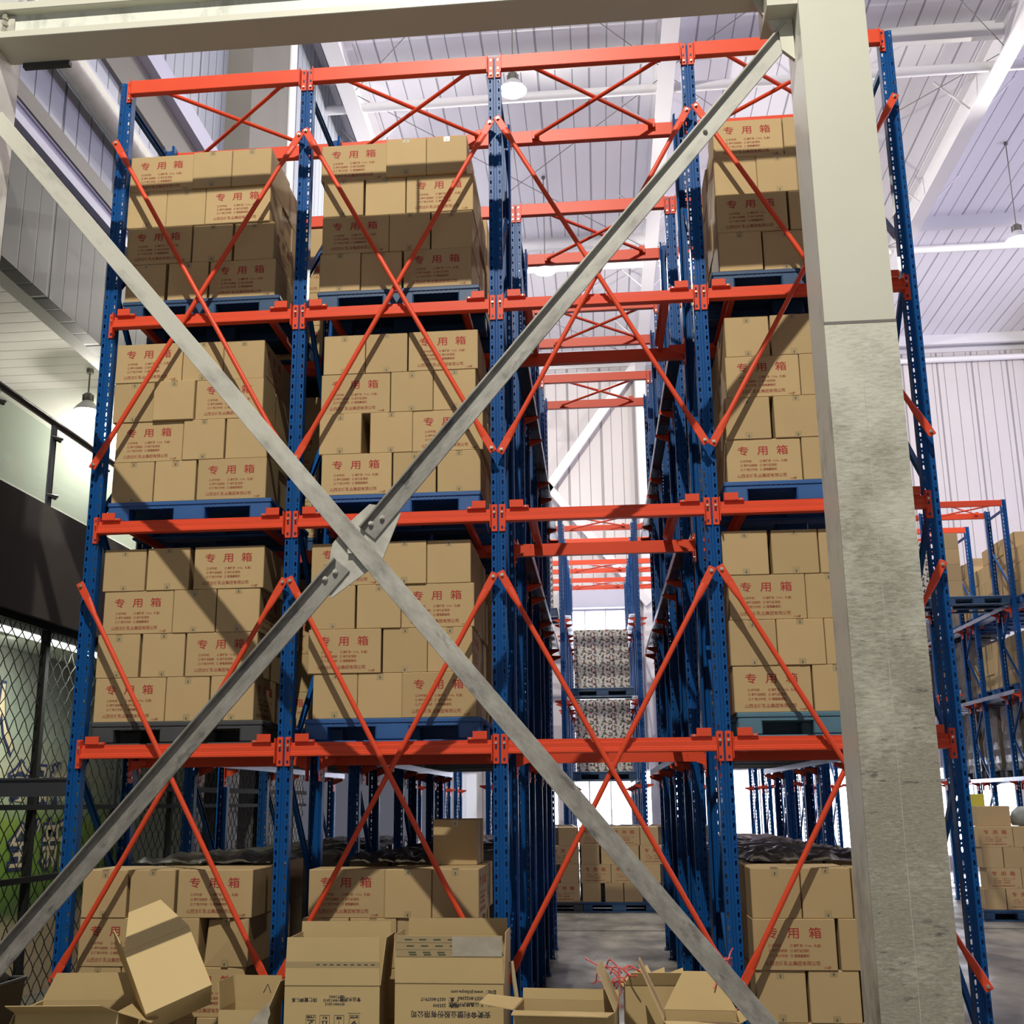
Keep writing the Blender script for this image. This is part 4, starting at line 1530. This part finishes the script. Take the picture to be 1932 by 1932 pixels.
for k, x in enumerate((-0.125, -0.040, 0.047, 0.138)):
    frame_box(g, x - 0.030, x + 0.030, 0.535, 0.632, 0.0022, y)
upside(g, '5', 0.062, -0.125, 0.597, y, 'black_ink', 'CENTER')
g.box(-0.148, -0.102, y, y + 0.0004, 0.600, 0.606, 'black_ink'); upside(g, '堆码层数', 0.013, -0.103, 0.625, y, 'black_ink')
for dx in (-0.011, 0.011):
    g.box(-0.040 + dx - 0.0035, -0.040 + dx + 0.0035, y, y + 0.0004, 0.560, 0.597, 'black_ink')
    g.prism([(-0.040 + dx - 0.008, 0.562), (-0.040 + dx + 0.008, 0.562), (-0.040 + dx, 0.548)], y, y + 0.0004, 'black_ink', axis=1)
g.box(-0.060, -0.020, y, y + 0.0004, 0.597, 0.600, 'black_ink'); upside(g, '向上', 0.016, -0.024, 0.622, y, 'black_ink')
# umbrella, upside down
g.prism([(0.047 + 0.024 * math.cos(a), 0.572 - 0.020 * math.sin(a)) for a in [PI * i / 12 for i in range(13)]], y, y + 0.0004, 'black_ink', axis=1)
g.box(0.0458, 0.0482, y, y + 0.0004, 0.572, 0.602, 'black_ink'); upside(g, '怕雨', 0.016, 0.063, 0.622, y, 'black_ink')
# round S mark
ring = [(0.138 + 0.024 * math.cos(2 * PI * i / 28), 0.568 + 0.024 * math.sin(2 * PI * i / 28)) for i in range(28)]
g.prism(ring, y, y + 0.0004, 'black_ink', axis=1)
a = face_mx((0.138, y - 0.0006, 0.5835), (-1, 0, 0), (0, 0, -1)); text(g, 'S', 0.046, a, 'card_in', 'CENTER', 2, 0.002)
g.prism([(0.128, 0.592), (0.142, 0.592), (0.150, 0.602), (0.136, 0.599)], y, y + 0.0004, 'black_ink', axis=1)
upside(g, '生产许可', 0.012, 0.162, 0.625, y, 'black_ink'); g.box(0.100, 0.176, y, y + 0.0004, 0.642, 0.644, 'black_ink')
add_to_body(c1, g)
g = MB()
g.box(-0.29, 0.29, -0.1935, -0.1925, 0.90, 0.935, 'tape'); g.box(-0.29, -0.11, -0.1935, -0.1925, 0.845, 0.875, 'tape')
for k in range(9):
    g.box(-0.10 + k * 0.042, -0.078 + k * 0.042, -0.1942, -0.1936, 0.914, 0.921, 'tape_mark')
obj('tape', g, c1)

# carton with the plastics company's address
c2 = open_carton('open_carton', 'open empty carton with upside-down company address and shiny tape, before the third upright', (2.735, -0.40, 0), -0.012, 0.655, 0.40, 0.815,
                 {'front': (0.270, -0.02, 0.004), 'back': (0.335, -0.05, 0.012), 'fence': (0.27, 0.06, 0.04), 'column': (0.285, 0.03, 0.05)})
g = MB(); y = -0.2012
upside(g, '安徽金利塑业股份有限公司', 0.040, 0.250, 0.655, y, 'black_ink')
upside(g, '地址：砀山县经济开发区', 0.026, 0.285, 0.706, y, 'black_ink')
upside(g, '邮编：235300', 0.026, 0.060, 0.698, y, 'black_ink')
upside(g, '电话：0557-8022386', 0.026, 0.285, 0.740, y, 'black_ink')
upside(g, '传真：0557-8037917', 0.026, 0.060, 0.733, y, 'black_ink')
upside(g, '网址：www.jinlisuye.com', 0.026, 0.285, 0.775, y, 'black_ink')
add_to_body(c2, g)
g = MB()
for z0, z1 in ((1.045, 1.082), (1.005, 1.043), (0.965, 1.003)):
    g.box(-0.322, 0.322, -0.2050, -0.2030, z0, z1, 'tape')
for r, z in enumerate((1.058, 1.022, 0.985, 0.972)):
    for k in range(7):
        x = -0.27 + k * 0.088 + (0.03 if r == 3 else 0.012 * r)
        g.box(x, x + 0.045, -0.2058, -0.2052, z, z + 0.008, 'tape_mark')
g.box(0.02, 0.322, -0.2064, -0.2060, 0.968, 1.080, 'clear_film')
obj('tape', g, c2)

# tilted carton lying on the heap, its base and one flap towards the viewer
c3 = open_carton('tilted_carton', 'pale open carton tipped over on the heap before the fence-side bay', (1.05, -0.62, 0.60), 0, 0.40, 0.34, 0.40,
                 {'fence': (0.18, 0.05, 0.05), 'front': (0.23, 0.0, 0.10), 'back': (0.2, 0.3, 0.05)}, 'card_pale')
c3.matrix_world = Matrix.Translation((1.085, -0.62, 0.66)) @ Matrix.Rotation(math.radians(-32), 4, 'Y') @ Matrix.Rotation(math.radians(-16), 4, 'X') @ Matrix.Rotation(math.radians(30), 4, 'Z')

# low cartons of the heap
c4 = open_carton('open_carton', 'wide low open carton with one flap folded out, end of the heap by the fence', (0.50, -0.72, 0), 0.10, 0.60, 0.40, 0.69,
                 {'back': (0.16, 0.1, 0.07), 'front': (0.24, 1.25, 0.03), 'column': (0.2, 1.9, 0.03), 'fence': (0.2, 2.7, 0.03)})
c5 = open_carton('open_carton', 'small open carton with a pencilled peak mark, under the tilted one', (1.49, -0.50, 0), -0.03, 0.30, 0.28, 0.66,
                 {'back': (0.16, -0.03, 0.0), 'fence': (0.16, 0.12, 0.02), 'column': (0.17, 0.35, 0.05)})
m = MB(); m.box(0.0, 0.14, 0.1335, 0.1345, 0.715, 0.775, 'card_pale')
m.path([(0.035, 0.1325, 0.718), (0.062, 0.1325, 0.768), (0.082, 0.1325, 0.718)], 0.0025, 'black_ink', 4)
obj('note', m, c5)
rg = random.Random(8)
m = MB(); v = []
for j in range(9):
    for i in range(8):
        v.append((0.02 + 0.15 * i / 7 + rg.uniform(-0.01, 0.01), -0.150 - 0.02 * rg.random(), 0.42 + 0.30 * j / 8 * (0.45 + 0.55 * i / 7)))
m.add(v, [(j * 8 + i, j * 8 + i + 1, (j + 1) * 8 + i + 1, (j + 1) * 8 + i) for j in range(8) for i in range(7)], 'clear_film', True)
obj('film_scrap', m, c5)
c6 = open_carton('open_carton', 'low open carton with wide-spread flaps before the empty lane', (3.45, -0.98, 0), -0.08, 0.55, 0.36, 0.76,
                 {'back': (0.06, 0.15, 0.0), 'fence': (0.20, 1.45, 0.03), 'front': (0.20, 1.5, 0.02), 'column': (0.24, -0.40, 0.02)})
c7 = open_carton('open_carton', 'open carton with a tall raised flap before the column-side line of the empty lane', (4.20, -0.80, 0), -0.06, 0.42, 0.34, 0.68,
                 {'back': (0.22, 0.42, 0.12), 'fence': (0.32, 0.42, 0.03), 'front': (0.16, 1.5, 0.02), 'column': (0.14, 1.1, 0.03)})
c8 = open_carton('open_carton', 'open carton of waste straps and torn card behind the raised-flap carton', (4.08, -0.29, 0), 0.02, 0.60, 0.30, 0.79,
                 {'front': (0.08, 0.4, 0.04)})
m = MB()
for k in range(7):
    a = Vector((rg.uniform(-0.25, 0.15), rg.uniform(-0.12, 0.12), 0.62)); w = rg.uniform(0.10, 0.2); q = rg.uniform(-0.6, 0.6)
    d = Vector((math.cos(q), math.sin(q) * 0.2, rg.uniform(0.1, 0.5))) * w; e = Vector((-0.3 * math.sin(q), 0.05, 0.16))
    board(m, a, a + d, a + d + e, a + e, 0.004, 'card_pale')
obj('torn_card', m, c8)


def straps(name, c, n, spread, label, seed):
    rg = random.Random(seed); m = MB()
    for k in range(n):
        p = Vector(c) + Vector((rg.uniform(-1, 1) * spread[0], rg.uniform(-1, 1) * spread[1], rg.uniform(-1, 1) * spread[2]))
        d = Vector((rg.uniform(-1, 1), rg.uniform(-0.4, 0.4), rg.uniform(-0.6, 1.2))).normalized()
        pts = [p]
        for q in range(7):
            d = (d + Vector((rg.uniform(-0.7, 0.7), rg.uniform(-0.4, 0.4), rg.uniform(-0.9, 0.5)))).normalized()
            p = p + d * 0.035; pts.append(p)
        m.path(pts, 0.0046, 'pink', 5)
    o = obj(name, m)
    return tag(o, label, 'strapping', None, 'stuff')


straps('strapping', (3.78, -0.36, 0.82), 14, (0.06, 0.06, 0.06), 'tangle of pink plastic strapping at the fence end of the waste carton', 3)
straps('strapping', (4.36, -0.36, 0.80), 24, (0.08, 0.08, 0.09), 'tangle of pink plastic strapping spilling at the column end of the waste carton', 5)
m = MB(); m.tube((3.085, -0.30, 0.90), (3.215, -0.30, 0.0), 0.014, 'wood', 10)
o = obj('wooden_stick', m); tag(o, 'pale round wooden stick leaning beside the address-printed carton', 'stick')
t = thing('waste_bin', 'black plastic bin with a folded dark bag at the foot of the mesh fence', 'bin', (-0.34, -0.62, 0))
m = MB()
v = [(-0.25, -0.17, 0), (0.25, -0.17, 0), (0.25, 0.17, 0), (-0.25, 0.17, 0), (-0.32, -0.22, 0.80), (0.32, -0.22, 0.80), (0.32, 0.22, 0.80), (-0.32, 0.22, 0.80)]
m.add(v, [(3, 2, 1, 0), (0, 1, 5, 4), (1, 2, 6, 5), (2, 3, 7, 6), (3, 0, 4, 7)], 'black')
for a, b in ((4, 5), (5, 6), (6, 7), (7, 4)):
    m.tube(v[a], v[b], 0.014, 'black', 8)
obj('body', m, t)
m = MB(); m.lathe([(0.30, 0.0), (0.31, 0.04), (0.24, 0.10), (0.12, 0.13), (0.0, 0.12)], 'black', 14, Matrix.Translation((0, 0, 0.79)) @ Matrix.Diagonal((1.0, 0.68, 1, 1)))
obj('bag', m, t)

# ------------------------------------------------------------------ far rack block beyond the cross aisle
FY = 14.0
FX = [0.0, 1.5, 3.0, 4.5, 6.0, 7.5, 9.0, 10.4, 11.7]
FO = ['first', 'second', 'third', 'fourth', 'fifth', 'sixth', 'seventh', 'eighth', 'ninth']
for j in range(4):
    for i, x in enumerate(FX):
        upright_frame(x, FY + j * PITCH, 'blue upright frame in the far rack block, %s, %s line from the fence' % (DEPTH[j], FO[i]), False,
                      [s for s in (-1, 1) if not (i == 0 and s < 0)], (1, 2, 3))
    for i in range(8):
        L = FX[i + 1] - FX[i]
        for y, fl, nm in ((FY + j * PITCH - 0.001, False, 'outer'), (FY + j * PITCH + DEEP + 0.001, True, 'inner')):
            o = load_beam(FX[i], y, LV[4], 'far red top beam, %s, %s face, %s bay from the fence' % (DEPTH[j], nm, FO[i]), True, False, False, fl, 'red top beams of the far rack block')
            if L != BAY:
                o.scale = (L / BAY, 1, 1)
                if fl: o.location.x = FX[i] + L
        if i in (2, 3, 6, 7):
            for s in (1, -1):
                m = MB()
                p, q = (0.2, L - 0.2) if s > 0 else (L - 0.2, 0.2)
                m.tube((p, 0.03, 0.02 * s), (q, DEEP - 0.04, 0.02 * s), 0.0165, 'red', 6)
                m.box(q - 0.03, q + 0.03, DEEP - 0.06, DEEP - 0.008, 0.02 * s - 0.02, 0.07, 'red')
                o = obj('plan_brace', m, None, (FX[i], FY + j * PITCH + 0.004, LV[4]))
                tag(o, 'thin red rod to the %s side, far rack top, %s, %s bay' % ('column' if s > 0 else 'fence', DEPTH[j], FO[i]), 'brace', 'red rods between the far top beams')
for i, nm in ((2, 'lane in line with the empty one'), (7, 'loaded lane at the end')):
    for lv in (1, 2, 3):
        for s, x in ((1, FX[i] + 0.052), (-1, FX[i + 1] - 0.052)):
            m = MB(); x0, x1 = sorted((0, 0.115 * s)); m.box(x0, x1, 0, 7.4, 0.0, 0.008, 'galv')
            a, b_ = sorted((0.115 * s, 0.109 * s)); m.box(a, b_, 0, 7.4, -0.07, 0.0, 'galv')
            o = obj('pallet_rail', m, None, (x, FY + 0.1, LV[lv] + RAIL_OFF - 0.008))
            tag(o, 'far galvanised pallet rail, %s, %s, %s side' % (LVN[lv], nm, 'fence' if s > 0 else 'column'), 'pallet rail', 'pallet rails of the far rack block')
for lv in (1, 2, 3):
    m = MB(); m.box(0.0, 0.12, 0, 7.4, 0.0, 0.008, 'galv'); m.box(0.0, 0.012, 0, 7.4, -0.10, 0.008, 'galv')
    o = obj('pallet_rail', m, None, (FX[8] + 0.052, FY - 0.6, LV[lv] + RAIL_OFF - 0.008))
    tag(o, 'pale pallet rail under the sunlit cartons, %s of the far racks' % LVN[lv], 'pallet rail', 'pallet rails of the far rack block')

# patterned drink cartons
m = MB(); m.box(-0.1805, 0.1805, -0.15, 0.15, 0, 0.232, 'pattern', 0.002)
PCART = m.mesh('drink_carton')
for x0, lv, rows, cols, nm in ((3.20, 1, 6, 3, 'lowest shelf of the lane ahead'), (3.20, 2, 5, 3, 'middle shelf of the lane ahead'), (1.72, 3, 5, 3, 'upper shelf, second far bay'), (9.15, 3, 5, 3, 'upper shelf, seventh far bay')):
    zb = LV[lv] + RAIL_OFF + 0.001
    pallet(x0 - 0.07, FY + 0.15, zb, 'dark blue plastic pallet under patterned drink cartons, %s' % nm, 'pal_navy')
    for r in range(rows):
        for c in range(cols):
            o = obj('drink_carton', PCART, None, (x0 + 0.19 + 0.362 * c, FY + 0.34, zb + PH + r * 0.2325))
            tag(o, 'patterned drink carton, row %s up, %s, %s' % (('one', 'two', 'three', 'four', 'five', 'six')[r], pos[c], nm), 'carton', 'patterned drink cartons')

# printed cartons on the floor of the cross aisle
AY = 12.4
pallet(2.05, AY, 0, 'dark plastic pallet in the cross aisle behind the fence-side posts', 'pal_grey')
pallet(3.30, AY, 0, 'blue plastic pallet in the cross aisle at the end of the empty lane', 'pal_navy')
pallet(4.56, AY, 0, 'dark plastic pallet in the cross aisle behind the column-side posts', 'pal_grey')
AR = [[(2.90, 3.215, 0), (3.27, 3.79, 1), (3.80, 4.32, 1), (4.33, 4.65, 0)],
      [(2.72, 3.24, 1), (3.29, 3.61, 0), (3.64, 3.96, 0), (3.98, 4.30, 0), (4.32, 4.84, 1)],
      [(2.92, 3.24, 0), (3.28, 3.80, 1), (3.81, 4.33, 1), (4.34, 4.66, 0)],
      [(2.73, 3.25, 1), (3.30, 3.62, 0), (3.69, 4.01, 0), (4.02, 4.34, 0)]]
for ri, row in enumerate(AR):
    z = PH + (3 - ri) * (CH + 0.0004)
    for k, (a, b_, pr) in enumerate(row):
        carton((a + b_) / 2, AY + 0.02 + (CW if pr else CL) / 2, z, 0 if pr else PI / 2, 'cross-aisle carton at the lane end, %s, %s from the fence side' % (RN[ri], FO[k]), 'cartons in the cross aisle', bool(pr), False)

# stack on the floor past the cream column
BX, BY = 9.62, 11.0
pallet(BX - 0.05, BY, 0, 'dark blue plastic pallet under cartons past the cream column', 'pal_navy')
pallet(BX + 1.25, BY, 0, 'dark blue plastic pallet at the frame edge past the cream column', 'pal_navy')
BR = [[(0.0, 1), (0.53, 0), (0.86, 0)], [(0.02, 0), (0.35, 0), (0.68, 1)], [(0.06, 1), (0.59, 0), (0.92, 0)], [(0.0, 0), (0.33, 1), (0.86, 0)]]
for ri, row in enumerate(BR):
    z = PH + (3 - ri) * (CH + 0.0004)
    for k, (a, pr) in enumerate(row):
        w = CL if pr else CW
        carton(BX + a + w / 2, BY + 0.02 + (CW if pr else CL) / 2, z, 0 if pr else PI / 2, 'far floor carton past the cream column, %s, %s from the column' % (RN[ri], FO[k]), 'cartons on the floor past the column', bool(pr), False)
for x0, nm in ((2.04, 'fence side'), (3.245, 'middle'), (4.45, 'column side')):  # added half loads that block the bright background between the cartons
    o = obj('wrapped_load', WRAP[1], None, (x0, AY + 0.57, PH)); o.scale = (1.0, 0.46, 1.0)
    tag(o, 'added film-wrapped half load darkening the gaps behind cross-aisle cartons, %s pallet' % nm, 'pallet load', 'added half loads in the cross aisle')
zt = PH + 4 * CH + 0.003
o = carton(BX + 0.30, BY + 0.30, zt, 0.0, 'plain brown carton set on the floor stack past the cream column', 'cartons on the floor past the column', False, False)
m = MB(); m.box(-0.11, 0.11, -0.004, 0.004, 0, 0.19, 'yellow', 0.002)
o = obj('yellow_card', m, None, (BX + 0.12, BY + 0.28, zt + CH + 0.001)); tag(o, 'yellow card standing on the brown carton past the column', 'card')
m = MB(); m.lathe([(0.0, 0.0), (0.17, 0.01), (0.20, 0.10), (0.16, 0.22), (0.07, 0.30), (0.0, 0.31)], 'grey_bag', 16, Matrix.Diagonal((1.0, 0.8, 1, 1)))
o = obj('grey_sack', m, None, (BX + 0.80, BY + 0.30, zt)); tag(o, 'grey sack lying on cartons beside the brown one', 'sack')

# side-on cartons on the shelves of the far end lane
rg = random.Random(12)
for lv, rows, n in ((3, 4, 10), (2, 3, 9)):
    zb = LV[lv] + RAIL_OFF + 0.001
    for k in range((n + 2) // 3):
        t = pallet(FX[8] + 0.09, FY - 0.55 + k * 1.22 + 1.06 - 1.06, zb, 'blue pallet %s in the far end lane, %s' % (FO[k], TN[lv]), 'pal_blue')
    for r in range(rows):
        y = FY - 0.52
        for k in range(n):
            lng = (k + r) % 3 == 0
            w = CL if lng else CW
            hgt = zb + PH + r * (CH + 0.0004)
            if r == rows - 1 and rg.random() < 0.15:
                y += w + 0.02; continue
            carton(FX[8] + 0.13 + (CW if lng else CL) / 2 + rg.uniform(0, 0.03), y + w / 2, hgt, (PI / 2 if lng else 0.0), 'carton seen side-on in the far end lane, %s, row %s, %s along' % (TN[lv], ('one', 'two', 'three', 'four')[r], (FO + ['tenth'])[k]),
                   'cartons of the far end lane', False, False)
            y += w + rg.uniform(0.006, 0.03)
for lv, y0, n in ((1, FY - 0.5, 5), (2, 17.6, 3), (3, 18.4, 3)):
    for k in range(n):
        y = y0 + 1.22 * k
        pallet(FX[8] + 0.09, y, LV[lv] + RAIL_OFF + 0.001, 'dark pallet %s of the wrapped loads, far end lane, %s' % (FO[k], TN[lv]), 'pal_grey')
        o = obj('wrapped_load', WRAP[k % 3], None, (FX[8] + 0.11, y + 0.03, LV[lv] + RAIL_OFF + 0.001 + PH))
        tag(o, 'film-wrapped load %s from the aisle, far end lane, %s' % (FO[k], TN[lv]), 'pallet load', 'wrapped loads of the far end lane')
for r in range(4):
    carton(10.62, FY + 0.30, LV[3] + RAIL_OFF + 0.01 + PH + r * (CH + 0.0004), PI / 2, 'shaded brown carton before the far end lane, row %s from below' % ('one', 'two', 'three', 'four')[r], 'shaded cartons of the eighth far bay', False, False)
pallet(10.46, FY + 0.02, LV[3] + RAIL_OFF + 0.009, 'dark pallet under the shaded brown cartons, eighth far bay', 'pal_navy').scale = (0.94, 1, 1)
